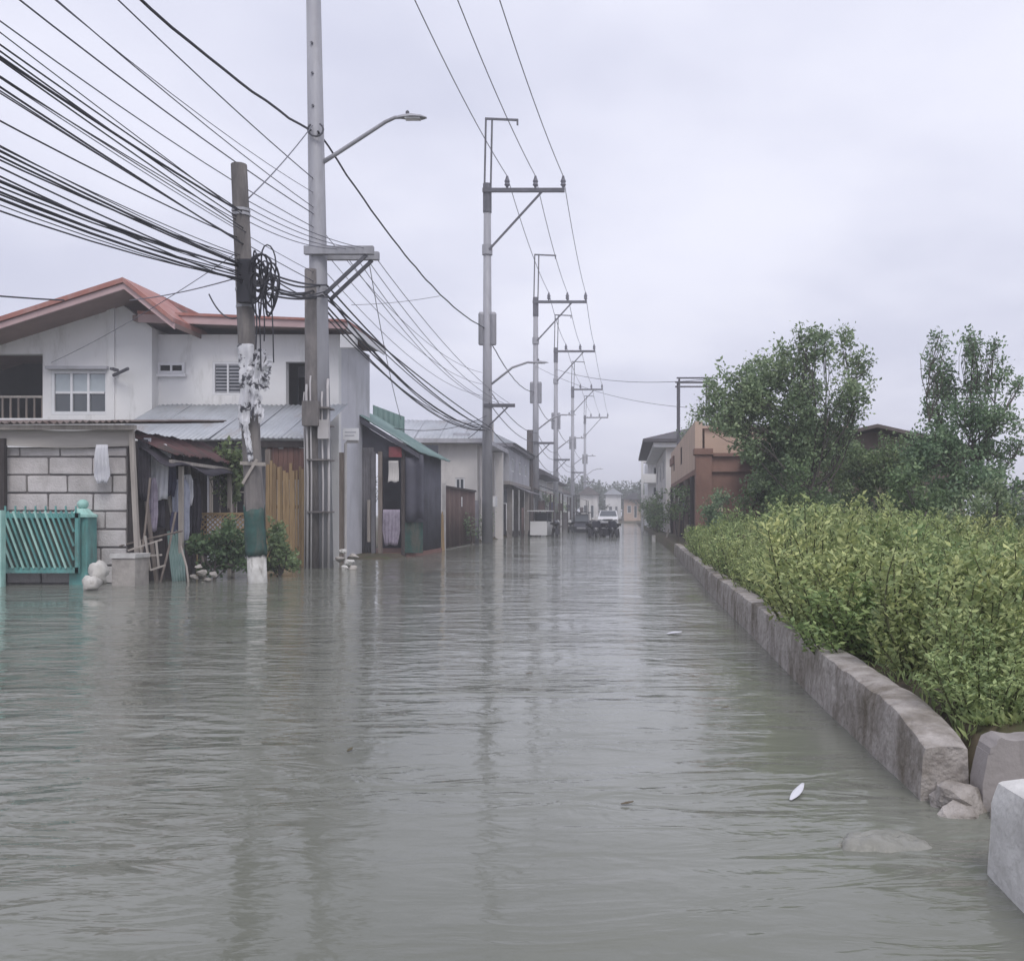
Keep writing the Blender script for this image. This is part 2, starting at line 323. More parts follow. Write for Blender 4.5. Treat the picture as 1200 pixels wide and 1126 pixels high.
M['wet_slab'] = mat('wet_slab', (0.30, 0.295, 0.265), (0.20, 0.20, 0.175), 8, 0.35, 0.4, 30)
M['slab_conc'] = mat('slab_conc', (0.36, 0.33, 0.32), (0.27, 0.25, 0.24), 3, 0.95, 0.3, 30, grime=(0.13, 0.12, 0.11), gscale=3, gcut=(0.55, 0.8))

# the ground under the flood: wet soil, moss and grit
def ground_mat():
    m = mat('soil', (0.115, 0.092, 0.062), (0.06, 0.05, 0.036), 2.2, 0.9, 0.6, 18, grime=(0.07, 0.085, 0.035), gscale=1.6, gcut=(0.5, 0.62), gstretch=(1, 1, 1))
    return m
M['soil'] = ground_mat()
# flood water: silty, dull body under a rippled sky-reflecting surface
def water_mat():
    m = bpy.data.materials.new('flood_water'); m.use_nodes = True; t = m.node_tree; N = t.nodes; L = t.links
    b = N['Principled BSDF']; b.inputs['Roughness'].default_value = 0.06; b.inputs['IOR'].default_value = 1.33
    g = N.new('ShaderNodeNewGeometry')
    n0 = N.new('ShaderNodeTexNoise'); n0.inputs['Scale'].default_value = 0.25; n0.inputs['Detail'].default_value = 4; L.new(g.outputs['Position'], n0.inputs['Vector'])
    rr = N.new('ShaderNodeValToRGB'); rr.color_ramp.elements[0].position = 0.3; rr.color_ramp.elements[1].position = 0.7
    rr.color_ramp.elements[0].color = (0.135, 0.140, 0.112, 1); rr.color_ramp.elements[1].color = (0.218, 0.226, 0.196, 1)
    L.new(n0.outputs['Fac'], rr.inputs[0]); L.new(rr.outputs[0], b.inputs['Base Color'])
    def layer(scale, stretch, rotz, detail, dist=0.6):
        mp = N.new('ShaderNodeMapping'); mp.inputs['Scale'].default_value = stretch; mp.inputs['Rotation'].default_value = (0, 0, R(rotz)); L.new(g.outputs['Position'], mp.inputs['Vector'])
        n = N.new('ShaderNodeTexNoise'); n.inputs['Scale'].default_value = scale; n.inputs['Detail'].default_value = detail; n.inputs['Roughness'].default_value = 0.5; n.inputs['Distortion'].default_value = dist
        L.new(mp.outputs[0], n.inputs['Vector']); return n.outputs['Fac']
    def sm(a, b_, k):
        x = N.new('ShaderNodeMath'); x.operation = 'MULTIPLY_ADD'; L.new(b_, x.inputs[0]); x.inputs[1].default_value = k; L.new(a, x.inputs[2]); return x.outputs[0]
    big = layer(1.1, (0.6, 1.5, 1), 12, 2, 1.2); mid = layer(4.2, (0.55, 1.4, 1), -9, 3, 1.0); fine = layer(13, (0.6, 1.3, 1), 15, 3)
    # calmer and busier patches
    pt = layer(0.33, (0.8, 1.3, 1), 30, 3, 1.5)
    mr = N.new('ShaderNodeMapRange'); mr.inputs['From Min'].default_value = 0.38; mr.inputs['From Max'].default_value = 0.62; mr.inputs['To Min'].default_value = 0.20; mr.inputs['To Max'].default_value = 1.0; L.new(pt, mr.inputs['Value'])
    h = sm(sm(big, mid, 0.46), fine, 0.10)
    hm = N.new('ShaderNodeMath'); hm.operation = 'MULTIPLY'; L.new(h, hm.inputs[0]); L.new(mr.outputs[0], hm.inputs[1])
    bp = N.new('ShaderNodeBump'); bp.inputs['Strength'].default_value = 1.0; bp.inputs['Distance'].default_value = 0.055; L.new(h, bp.inputs['Height'])
    L.new(mr.outputs[0], bp.inputs['Strength']); L.new(bp.outputs[0], b.inputs['Normal'])
    return m
M['water'] = water_mat()

# ------------------------------------------------------------------ ground and water
def ss(a, b, x): t = min(1, max(0, (x - a) / (b - a))); return t * t * (3 - 2 * t)
def gz(x, y):
    z = -0.38
    z += 0.24 * ss(-6.2, -7.2, x)                       # flooded yards on the house side
    z += 0.22 * ss(-4.95, -5.5, x) * ss(18.8, 20.5, y) if x > -30 else 0
    z = max(z, -0.38 + 0.46 * ss(-4.7, -5.4, x) * ss(20.2, 22.5, y))
    z = max(z, -0.38 + 0.605 * ss(1.12, 1.30, x) * ss(3.15, 3.5, y))
    z = max(z, -0.38 + 0.9 * ss(95, 130, y))
    return z
xs = [-400, -200, -100, -60, -40, -30, -24, -18, -14, -12, -10, -9, -8] + [-7.6 + 0.2 * i for i in range(19)] + [-3, -2, -1, 0, 0.6, 0.9, 1.06, 1.12, 1.2, 1.28, 1.36, 1.5, 1.8, 2.2, 2.8, 3.5, 4.5, 6, 8, 11, 15, 22, 32, 45, 70, 110, 200, 400]
ys = [-60, -30, -15, -8, -4, 0, 1, 2, 2.6, 3, 3.15, 3.25, 3.4, 3.6, 4, 4.5, 5, 6, 7, 8, 9, 10, 12, 14, 16, 17, 18, 18.5, 19, 19.5, 20, 20.5, 21, 21.5, 22, 22.5, 23, 24, 26, 28, 31, 34, 38, 42, 48, 55, 65, 75, 85, 95, 105, 115, 130, 160, 220, 320, 500, 900]
g = MB(); w = len(xs)
g.add([(x, y, gz(x, y) + (0.03 * math.sin(x * 5.1 + y * 3.3) if 1.2 < x < 12 and y < 40 else 0)) for y in ys for x in xs],
      [(j * w + i, j * w + i + 1, (j + 1) * w + i + 1, (j + 1) * w + i) for j in range(len(ys) - 1) for i in range(w - 1)])
tag(g.build('ground', M['soil'], smooth=True), 'muddy ground under the flood and behind the low wall', kind='structure')
g = MB(); g.add([(-60, -30, 0), (14, -30, 0), (14, 160, 0), (-60, 160, 0)], [(0, 1, 2, 3)])
tag(g.build('water', M['water']), 'grey brown rippled flood water covering the road', kind='structure')

# ------------------------------------------------------------------ foliage
def leaf_mesh(name, P, D, size, mat_, parent, aspect=0.5, kind=None, drop=0.0):
    """P centres, D axis directions (n,3): one folded four-cornered blade each"""
    n = len(P); r = rng.normal(size=(n, 3)); D = D / np.linalg.norm(D, axis=1, keepdims=True)
    S = np.cross(D, r); S /= np.linalg.norm(S, axis=1, keepdims=True); Nn = np.cross(D, S)
    sz = (size * rng.uniform(0.6, 1.25, n))[:, None]
    V = np.empty((n, 4, 3)); V[:, 0] = P; V[:, 2] = P + D * sz + np.array([0, 0, -drop]) * sz
    mid = P + D * sz * 0.5 + Nn * sz * 0.12
    V[:, 1] = mid + S * sz * aspect / 2; V[:, 3] = mid - S * sz * aspect / 2
    if parent is not None: V -= np.array(origin_of(parent))
    me = bpy.data.meshes.new(name); me.vertices.add(n * 4); me.vertices.foreach_set('co', V.ravel())
    me.loops.add(n * 4); me.loops.foreach_set('vertex_index', np.arange(n * 4, dtype=np.int32))
    me.polygons.add(n); me.polygons.foreach_set('loop_start', np.arange(0, n * 4, 4, dtype=np.int32))
    me.update(calc_edges=True); me.validate(); me.materials.append(mat_)
    o = bpy.data.objects.new(name, me); C.objects.link(o); o.parent = parent
    if kind: o['kind'] = kind
    return o
def ball(n):
    v = rng.normal(size=(n, 3)); v /= np.linalg.norm(v, axis=1, keepdims=True); return v * (rng.uniform(0, 1, n) ** (1 / 3))[:, None]
def curve(p, q, bow, n=6):
    p, q = Vector(p), Vector(q); o = Vector((random.gauss(0, 1), random.gauss(0, 1), random.gauss(0, 0.5))) * bow * (q - p).length
    return [p.lerp(q, i / n) + o * math.sin(math.pi * i / n) for i in range(n + 1)]
def tree(name, label, base, fork, clumps, leaf, mat_, cat='tree', density=230, twigs=9, group=None, r0=0.09, fluff=0.12, limbs=True):
    base = Vector(base); fork = Vector(fork)
    t = thing(name, label, cat, base, group)
    tr = MB(); path = curve(base - Vector((0, 0, 0.15)), fork, 0.06, 7); tr.tube(path, [r0 * (1 - 0.5 * i / 7) for i in range(8)], 7)
    PP, DD = [], []
    for c, r in clumps:
        c = Vector(c)
        j = random.randint(3, 7); s0 = path[j]
        lp = curve(s0, c, 0.1, 6); L = (c - s0).length; tr.tube(lp, [max(0.008, r0 * 0.24 * (1 - 0.75 * i / 6)) for i in range(7)], 5)
        for k in range(twigs):
            v = ball(1)[0]; v[2] = v[2] * 0.8 + 0.12; e = c + Vector(v) * r * 1.15
            s = lp[random.randint(3, 6)]; tp = curve(s, e, 0.1, 4); tr.tube(tp, [0.008, 0.007, 0.005, 0.004, 0.002], 3, cap=False)
            n = max(8, int(density * r * r / twigs * random.uniform(0.5, 1.5)))
            f = rng.uniform(0.35, 1.05, n)[:, None]; a0, a1 = np.array(tp[1]), np.array(e)
            q = a0 + (a1 - a0) * f + np.clip(rng.normal(size=(n, 3)), -1.7, 1.7) * fluff * (0.35 + r * 0.6)
            PP.append(q); DD.append(rng.normal(size=(n, 3)) + np.array([0, 0, 0.25]))
    tr.build('trunk', M['bark'], t, smooth=True)
    leaf_mesh('crown', np.concatenate(PP), np.concatenate(DD), leaf, mat_, t, aspect=0.55)
    return t
def cl(lst, Y, dep=1.0):
    res = []
    for px, py, r in lst:
        y = Y + random.uniform(-dep, dep) * 0.6; res.append((at(px, py, y), r * Y / FPX))
    return res

# two grey green trees behind the shrubs
tree('mangrove_tree', 'spreading grey green tree with a broad two part crown beside the terracotta wall', (ax(950, 18), 18, gz(5, 18)), at(968, 500, 18),
     cl([(836, 472, 26), (848, 492, 24), (828, 458, 14), (866, 452, 30), (900, 452, 38), (930, 428, 34), (955, 408, 26), (985, 398, 18), (936, 396, 14), (1008, 425, 20), (1004, 462, 22), (972, 458, 26), (918, 490, 42),
         (872, 492, 36), (872, 522, 24), (958, 496, 20), (890, 520, 34), (818, 486, 12), (895, 550, 30), (930, 535, 30), (985, 525, 22), (940, 460, 30), (985, 500, 24), (965, 535, 26), (1000, 490, 18), (930, 505, 30), (880, 470, 36), (880, 432, 14), (965, 392, 9)], 18),
     0.078, M['leaf_tree'], density=5000, twigs=14, r0=0.075)
tree('mangrove_tree', 'tall narrow grey green tree with sky showing through its crown', (ax(1140, 16), 16, gz(5, 16)), at(1140, 520, 16),
     cl([(1104, 418, 20), (1140, 408, 20), (1166, 440, 24), (1120, 455, 34), (1090, 478, 24), (1150, 476, 34), (1186, 490, 20), (1108, 515, 40), (1160, 530, 26), (1196, 520, 14),
         (1088, 550, 36), (1122, 566, 38), (1196, 448, 8), (1100, 396, 10), (1135, 396, 8), (1178, 540, 14), (1130, 500, 36), (1150, 560, 34), (1180, 575, 26), (1100, 585, 34), (1076, 520, 20), (1165, 404, 9)], 16),
     0.072, M['leaf_tree'], density=4800, twigs=14, r0=0.07)
UNDER = 'dark leafy bushes between the trees and the pale green shrubs'
for px, Y, cs, lab, mk in (
    (880, 19, [(892, 570, 34), (898, 600, 34), (915, 556, 30), (910, 615, 34), (884, 618, 24)], 'dark green bush under the spreading tree beside the terracotta wall', 'leaf_dark'),
    (945, 17.5, [(940, 560, 22), (955, 600, 32), (930, 590, 32), (925, 615, 28)], 'dark green bush in front of the brown hidden house wall', 'leaf_dark'),
    (1015, 19, [(1000, 545, 34), (1030, 540, 28), (1010, 580, 46), (1045, 575, 38), (985, 600, 34), (1030, 610, 34)], 'wide dark green bush hiding the brown gabled house', 'leaf_dark'),
    (1085, 15, [(1070, 570, 34), (1100, 590, 40), (1080, 610, 32), (1110, 620, 26)], 'dark bush at the foot of the tall narrow tree', 'leaf_dark'),
    (1165, 14, [(1150, 600, 30), (1180, 612, 32), (1135, 615, 28), (1165, 575, 20), (1205, 600, 30)], 'low dark bush beyond the tall narrow tree with pale gaps', 'leaf_tree'),
    (985, 20.5, [(930, 545, 26), (960, 540, 24), (985, 535, 24), (945, 570, 30), (975, 570, 30)], 'dark green bush close against the brown gabled house', 'leaf_dark'),
    (1065, 19.5, [(1050, 530, 24), (1075, 540, 28), (1060, 560, 30), (1090, 530, 24)], 'dark green bush below the eaves of the brown gabled house', 'leaf_dark'),
    (842, 24, [(838, 600, 18), (850, 585, 16), (846, 620, 20), (832, 622, 14)], 'small olive bush against the terracotta wall below the yellow sign', 'leaf_tree')):
    tree('leafy_bush', lab, (ax(px, Y), Y, gz(3, Y)), at(px, 600, Y), cl(cs, Y), 0.075, M[mk], cat='bush', density=4200, twigs=12, group=UNDER, r0=0.05)

# pale green shrubs packed behind the low wall: five plants copied, each one an object
def shrub(h, r, n, mk, leaf=0.046):
    t = bpy.data.objects.new('seaside_shrub', None); C.objects.link(t); st = MB(); PP, DD = [], []
    for k in range(34):
        a = random.uniform(0, 6.283); q = math.sqrt(random.random()); hh = h * random.choice((random.uniform(0.30, 0.7), random.uniform(0.65, 1.06), random.uniform(0.7, 1.0))) * (1 - 0.22 * q * q)
        e = Vector((math.cos(a) * r * q, math.sin(a) * r * q, hh)); s = Vector((e.x * 0.5, e.y * 0.5, -0.05))
        p = curve(s, e, 0.06, 5); st.tube(p, [0.008, 0.008, 0.007, 0.006, 0.004, 0.002], 3, cap=False)
        m = int(n / 34); f = rng.uniform(0.10, 1.02, m) ** 0.85; idx = np.minimum((f * 5).astype(int), 4); pa = np.array([list(v) for v in p])
        fr = np.clip(f * 5 - idx, 0, 1.1)[:, None]; q_ = pa[idx] * (1 - fr) + pa[idx + 1] * fr
        an = rng.uniform(0, 6.283, m); dd = np.stack([np.cos(an), np.sin(an), rng.uniform(0.3, 1.4, m)], 1)
        PP.append(q_ + rng.normal(size=(m, 3)) * 0.02); DD.append(dd)
    st.build('stem', M['stem'], t); leaf_mesh('foliage', np.concatenate(PP), np.concatenate(DD), leaf, M[mk], t, aspect=0.42)
    return t
protos = [shrub(0.92, 0.42, 3700, 'leaf_hedge'), shrub(0.80, 0.40, 3300, 'leaf_hedge'), shrub(1.0, 0.40, 3700, 'leaf_hedge'), shrub(0.86, 0.46, 3800, 'leaf_hedge'), shrub(0.9, 0.44, 2600, 'leaf_green', 0.058)]
brown = shrub(0.66, 0.34, 1500, 'leaf_brown'); used = {}
def place_shrub(pr, x, y, s, zs, label, group):
    o = pr if pr not in used else copy_tree(pr); used[pr] = 1
    o.location = (x, y, gz(x, y) - 0.02); o.rotation_euler = (random.uniform(-.08, .08), random.uniform(-.08, .08), random.uniform(0, 6.28)); o.scale = (s, s, s * zs)
    tag(o, label, 'shrub', group)
y = 3.72
while y < 20.6:
    sp = 0.50 + 0.020 * (y - 4); x = 1.40 + 0.05 * math.sin(y * 1.7) + 0.10 * ss(4.4, 3.8, y) + .012 * max(0, y - 9)
    xmax = (1290 - VX) * y / FPX; k = 0
    while x < min(xmax, 1.8 + 4.6) and k < 9:
        sc = random.uniform(0.80, 1.15) * (1.0 if y > 4.6 else 0.85) * (.86 if k == 0 and y > 7 else 1.0)
        sc *= 1 + .42 * noise.noise((x * .9, y * .75, 1.5)) + (.12 if k == 2 else 0)
        lab = ('pale green shrub beside the grey slab at the end of the low wall' if y < 5.3 else 'pale green shrub in the front row along the low wall' if k == 0 else 'pale green shrub deep in the bed before the dark bushes' if k > 3 else 'pale green shrub in the middle of the bed behind the low wall')
        place_shrub(random.choice(protos), x + random.uniform(-.1, .1), y + random.uniform(-.15, .15), sc, random.uniform(0.66, 0.98) * (.80 if y < 6.5 else 1),
                    lab, 'pale green shrubs packed behind the low wall')
        x += sp * (1 + 0.35 * k * (k > 1)); k += 1
    y += sp
for bx, by in ((1.55, 13.2), (1.52, 12.2), (1.6, 14.4)):
    place_shrub(brown, bx, by, random.uniform(0.8, 1), 0.9, 'withered brown shrub at the edge of the low wall', 'withered brown shrubs by the wall')
# weeds on the soil between shrubs and wall
n = 9000; px_ = rng.uniform(1.20, 2.2, n); py_ = 3.6 + 20 * rng.uniform(0, 1, n) ** 2
P = np.stack([px_, py_, np.array([gz(a, b) for a, b in zip(px_, py_)])], 1); D = np.stack([rng.normal(size=n) * 0.5, rng.normal(size=n) * 0.5, rng.uniform(0.3, 1, n)], 1)
wd = leaf_mesh('weeds', P, D, 0.065, M['leaf_hedge'], None, aspect=0.2, kind='stuff'); tag(wd, 'low grass and weeds on the soil behind the wall', 'weeds')

# ------------------------------------------------------------------ low concrete wall on the right
def rough_wall(name, y0, y1, h, th, label, material, x_at, wear=0.05, batter=0.04, broken=0.0, step=0.05):
    """cast wall: dense section swept along y, faces pitted and edges chipped by 3-D noise"""
    sec = [(0, -0.42), (0.0, -0.05)] + [(0.002 + batter * .4 * k / 6, 0.0 + (h - 0.03) * k / 6) for k in range(1, 7)] + [(0.006 + batter * .45, h - 0.005), (0.016 + batter * .5, h)] + [(0.035 + (th - 0.035) * k / 4, h + 0.004) for k in (1, 2, 3)] + [(th, h - 0.01), (th + 0.02, -0.42)]
    nv = int((y1 - y0) / step); k = len(sec); vs = []
    for j in range(nv + 1):
        yy = y0 + (y1 - y0) * j / nv; xa = x_at(yy)
        edge = max(0, noise.noise((yy * 1.3, 0, 3)) - .08) * wear * 2.2 + max(0, noise.noise((yy * 3.5, 7, 3)) - .1) * wear * .8
        br = broken * max(0, 1 - (yy - y0) / 0.6) ** 1.5; jt = 0.014 if ((yy - y0) % 2.3) < step and j > 2 else 0
        for i, (dx_, z) in enumerate(sec):
            p = Vector((xa + dx_, yy, z)); f = 1.0 if 1 < i < k - 1 else 0.0
            d1 = noise.noise(p * 3.1) * wear * .45 + noise.noise(p * 8) * wear * .4
            spall = max(0, noise.noise(Vector((p.y * 1.9, p.z * 4.5, 11))) - .12) * wear * 1.4
            top = i >= 7 and i < k - 1
            vs.append((p.x + f * (d1 + (spall if i < 9 else 0) + jt * (i < 9) + (edge * .8 if i in (7, 8, 9) else 0)),
                       yy + f * noise.noise(p * 9) * .02 - (.05 * noise.noise(p * 5) if j == 0 else 0),
                       z - (edge * (1 if i in (8, 9) else .5 if i in (7, 10) else .15) if top else 0) - (br * (z / h) if z > 0 else 0) + (d1 * .5 if top else 0)))
    fs = [(j * k + i, j * k + i + 1, (j + 1) * k + i + 1, (j + 1) * k + i) for j in range(nv) for i in range(k - 1)]
    fs += [tuple(range(k)), tuple(nv * k + i for i in range(k - 1, -1, -1))]
    o = MB().add(vs, fs).build(name, material, smooth=True); o.data.set_sharp_from_angle(angle=R(32)); return tag(o, label, 'wall')
wx = lambda y: 1.03 + 0.012 * max(0, y - 9) + 0.010 * math.sin(y * 0.9)
rough_wall('low_wall', 3.42, 24.5, 0.27, 0.17, 'low weathered concrete wall with dark streaks edging the flooded road', M['wall_conc'], wx, wear=0.015, batter=0.015, broken=0.08)
rough_wall('barrier_wall', 0.6, 2.72, 0.27, 0.30, 'white painted concrete barrier across the gap from the weathered low wall', M['paint_white'], lambda y: 1.0, wear=0.016, batter=0.05, step=.03)
# gap: broken concrete footing and the grey slab standing in it
m = MB()
def slabface(u, v):
    e = .010 * noise.noise((u * 5, v * 4, 5)) + .004 * noise.noise((u * 15, v * 12, 5)); c_ = .03 * max(0, .16 - u) / .16 * max(0, v - .75) / .25
    return (1.20 + .42 * u + e * (u < .05) + c_, 3.36 + e * .25, -.4 + .645 * v + (e - c_) * (v > .95))
m.sheet(slabface, 30, 26, .11); slab = m.build('concrete_slab', M['slab_conc'], smooth=True); slab.data.set_sharp_from_angle(angle=R(35)); tag(slab, 'grey concrete slab standing on edge in the gap of the low wall', 'slab')
def lump(name, c, r, mk, label=None, cat=None, group=None, sq=(1, 1, 0.7), amp=0.22, parent=None, seed=0):
    """irregular stone (flattened on random cutting planes) or slumped sack"""
    rr_ = random.Random(seed); m = MB(); nn, mm = 16, 11; vs = []; c = Vector(c); off = Vector((seed * 3.7, seed * 1.3, 0))
    cuts = [] if cat == 'sack' else [(Vector((rr_.gauss(0, 1), rr_.gauss(0, 1), rr_.gauss(0, 1))).normalized(), rr_.uniform(.55, .8)) for _ in range(9)]
    for j in range(mm + 1):
        th = math.pi * j / mm
        for i in range(nn):
            a = 2 * math.pi * i / nn; d_ = Vector((math.sin(th) * math.cos(a), math.sin(th) * math.sin(a), math.cos(th)))
            q = 1 + amp * noise.noise(d_ * 1.6 + off) * 1.3 + amp * .35 * noise.noise(d_ * 5 + off)
            for nrm, dist in cuts:
                t_ = d_.dot(nrm)
                if t_ * q > dist: q = dist / t_ * (1 + .03 * noise.noise(d_ * 9 + off))
            vs.append(c + Vector((d_.x * sq[0], d_.y * sq[1], d_.z * sq[2])) * r * q)
    fs = [(j * nn + i, (j + 1) * nn + i, (j + 1) * nn + (i + 1) % nn, j * nn + (i + 1) % nn) for j in range(mm) for i in range(nn)]
    o = m.add(vs, fs).build(name, M[mk], parent, smooth=(cat == 'sack'))
    if label: tag(o, label, cat, group)
    return o
for i, (x, y, z, r) in enumerate(((1.16, 3.36, 0.02, 0.10), (1.27, 3.22, 0.0, 0.09), (1.12, 3.28, -0.01, 0.07), (1.34, 3.16, -0.03, 0.08))):
    lump('broken_concrete', (x, y, z), r, 'wall_conc', 'broken lump of concrete at the foot of the low wall end', 'rubble', 'broken lumps at the wall end', seed=i + 60, sq=(1.2, 1.1, .8))
m = MB(); rs_ = random.Random(9); jit = [[rs_.uniform(-1, 1) for _ in range(16)] for _ in range(16)]
def slabtop(u, v):
    a, b = u - .5, v - .5; x_ = .76 + a * .36 + b * .06; y_ = 3.0 + b * .17 - a * .03; rr2 = max(abs(a), abs(b)) * 2
    return (x_, y_, .008 - .07 * max(0, math.hypot(a, b) * 2 - .45 + .25 * noise.noise((u * 3, v * 2, 8))) ** 1.5 - .018 * (u < .3) + .016 * noise.noise((u * 5, v * 3, 2)) + .008 * noise.noise((u * 14, v * 9, 2)) + .012 * a)
m.sheet(slabtop, 40, 24, .03); tag(m.build('sunken_slab', M['wet_slab'], smooth=True), 'pale flat concrete slab just breaking the water surface', 'slab')
def flotsam(name, px, py, L, W, rot, mk, label):
    Y = FPX / (py - VY); c = at(px, py, Y); m = MB(); ca, sa = math.cos(rot), math.sin(rot)
    def fn(u, v):
        a = (u - 0.5) * L; b = (v - 0.5) * W * math.sin(math.pi * (0.08 + 0.84 * u)); return (c.x + a * ca - b * sa, Y + a * sa + b * ca, 0.006 + 0.02 * u * u * L / 0.1 * 0.6 + 0.3 * b * b / W)
    m.sheet(fn, 8, 4, 0.002); return tag(m.build(name, M[mk], smooth=True), label, 'litter')
flotsam('floating_wrapper', 934, 932, 0.16, 0.032, R(64), 'cloth_white', 'small white plastic scrap floating near the low wall')
flotsam('floating_wrapper', 790, 743, 0.13, 0.10, R(5), 'cloth_white', 'white scrap floating in mid road')

for px, py, a in ((620, 790, 10), (850, 830, 20), (410, 880, 80), (905, 700, 0), (735, 943, 15)):
    flotsam('floating_leaf', px, py, 0.045, 0.018, R(a), 'leaf_brown', 'small brown leaf drifting on the open flood water')['group'] = 'leaves drifting on the water'

# ------------------------------------------------------------------ windows and sheets
def window(parent, org, u, u0, u1, z0, z1, cols, rows=1, fw=0.05, depth=0.06, inset=0.05, fm='frame_white', gm='glass', th=0.2, name='window'):
    """frame with glazing bars as one part of the building, each pane a part of the window; set in a wall whose outer face is th off org"""
    org = Vector(org); u = Vector(u).normalized(); nn = u.cross(Vector((0, 0, 1))); o0 = org + nn * (th - inset)
    m = MB(); Z = Vector((0, 0, 1))
    def bar(a0, a1, c0, c1): m.beam(o0 + u * a0 + Z * ((c0 + c1) / 2), o0 + u * a1 + Z * ((c0 + c1) / 2), depth, abs(c1 - c0)) if (a1 - a0) > (c1 - c0) else m.beam(o0 + u * ((a0 + a1) / 2) + Z * c0, o0 + u * ((a0 + a1) / 2) + Z * c1, abs(a1 - a0), depth, up=nn)
    e = 0.003
    bar(u0 + e, u1 - e, z0 + e, z0 + fw); bar(u0 + e, u1 - e, z1 - fw, z1 - e); bar(u0 + e, u0 + fw, z0 + fw, z1 - fw); bar(u1 - fw, u1 - e, z0 + fw, z1 - fw)
    cw = (u1 - u0 - 2 * fw) / cols; ch = (z1 - z0 - 2 * fw) / rows; b = fw * 0.35
    for i in range(1, cols): bar(u0 + fw + cw * i - b, u0 + fw + cw * i + b, z0 + fw, z1 - fw)
    for j in range(1, rows):
        for i in range(cols): bar(u0 + fw + cw * i + b, u0 + fw + cw * (i + 1) - b, z0 + fw + ch * j - b, z0 + fw + ch * j + b)
    wo = m.build(name, M[fm], parent)
    for i in range(cols):
        for j in range(rows):
            c = o0 + u * (u0 + fw + cw * (i + .5)) + Z * (z0 + fw + ch * (j + .5)) - nn * 0.012
            piece('pane', M[gm], wo, c, (cw - 0.01, 0.012, ch - 0.01), rot=(0, 0, math.atan2(u.y, u.x)))
    return wo
def roof_sheets(parent, a, b, c, d_, n, mk, amp=0.014, waves=6, name='roof_sheet', th=0.005, jit=0.008):
    """corrugated sheets side by side: a-b is the upper edge, d-c the lower edge"""
    a, b, c, d_ = map(Vector, (a, b, c, d_)); nn = (b - a).cross(d_ - a).normalized()
    for i in range(n):
        f0, f1 = i / n, (i + 1) / n + (0.06 / n if i < n - 1 else 0); l = nn * (0.006 * (i % 2)) + Vector((0, 0, random.uniform(-1, 1) * 0.004))
        ex = (d_ - a).normalized() * random.uniform(-0.05, 0.05)
        MB().corr(a.lerp(b, f0) + l, a.lerp(b, f1) + l, d_.lerp(c, f1) + l + ex, d_.lerp(c, f0) + l + ex, waves, amp, th, nv=3, jit=jit).build(name, M[mk], parent, smooth=True)
U = Vector((1, 0, 0)); V = Vector((0, 1, 0)); Zv = Vector((0, 0, 1))
FACE = (1, 0, 0)     # a wall running +x has its outer face towards -y (the camera)

# ------------------------------------------------------------------ white two storey house
h = thing('two_storey_house', 'white two storey house with red gabled roof edge behind the block shack', 'house', (-9, 22, -0.2))
Yf = 21.5; X0, X1 = ax(182, Yf), ax(397, Yf); k = Yf / FPX; T = 0.2
hx = lambda px: ax(px, Yf) - X0
hz = lambda py: az(py, Yf)
holes = [(hx(185), hx(217), hz(438), hz(425)), (hx(249), hx(300), hz(463), hz(424)), (hx(335), hx(363), hz(484), hz(424))]
MB().wall((X0, Yf + T, 0), FACE, X1 - X0, -0.25, hz(392), T, holes).build('wall', M['white_wall'], h)
O = (X0, Yf + T, 0)
window(h, O, FACE, *holes[0][:2], *holes[0][2:], 2, 1, fw=0.06, gm='dark', inset=0.0)
MB().bb(ax(183, Yf), ax(219, Yf), Yf - 0.09, Yf - 0.002, hz(442), hz(438.5)).build('window_sill', M['frame_white'], h)
wv = window(h, O, FACE, *holes[1][:2], *holes[1][2:], 3, 1, fw=0.05, gm='glass', inset=0.03)
for i in range(9):
    z = hz(461) + (hz(426) - hz(461)) * (i + .5) / 9
    piece('louvre', M['grey_wall'], wv, ((ax(249, Yf) + ax(300, Yf)) / 2, Yf + 0.012, z), (hx(300) - hx(249) - 0.12, 0.012, 0.022))
# recessed opening: back wall and a figure-free dark jamb
MB().bb(ax(333, Yf), ax(365, Yf), Yf + 0.9, Yf + 1.0, hz(486), hz(422)).build('recess_wall', M['grey_wall'], h)
MB().bb(ax(350, Yf + .88), ax(358, Yf + .88), Yf + 0.86, Yf + 0.895, hz(484), hz(436)).build('recess_door', M['dark'], h)
# side wall towards the road
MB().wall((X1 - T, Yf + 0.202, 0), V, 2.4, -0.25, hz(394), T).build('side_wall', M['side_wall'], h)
MB().bb(X0 - 3.4, X1 - T - 0.01, Yf + 2.4, Yf + 2.6, -0.25, hz(392)).build('rear_wall', M['white_wall'], h)
# low roof with pink gutter
za_, zb_ = hz(380), hz(392); XR = X1 + 0.30
m = MB(); m.prism([(X0 - 0.25, za_ - 0.02), (XR, zb_ - 0.02 + 0.1), (XR, zb_ + 0.10), (X0 - 0.25, za_ + 0.10)], Yf - 0.5, Yf + 2.75); m.build('roof', M['soffit'], h)
m = MB(); m.prism([(X0 - 0.1, za_ - 0.06), (XR + 0.03, zb_ + 0.02), (XR + 0.03, zb_ + 0.16), (X0 - 0.1, za_ + 0.11)], Yf - 0.56, Yf - 0.503); m.build('gutter', M['pink_gutter'], h)
m = MB(); m.prism([(X0 - 0.1, za_ + 0.112), (XR + 0.05, zb_ + 0.162), (XR + 0.05, zb_ + 0.21), (X0 - 0.1, za_ + 0.17)], Yf - 0.60, Yf + 2.75); m.build('roof_cap', M['red_fascia'], h)
MB().bb(XR + 0.002, XR + 0.04, Yf - 0.5, Yf + 2.75, zb_ - 0.0, zb_ + 0.158).build('fascia', M['frame_white'], h)
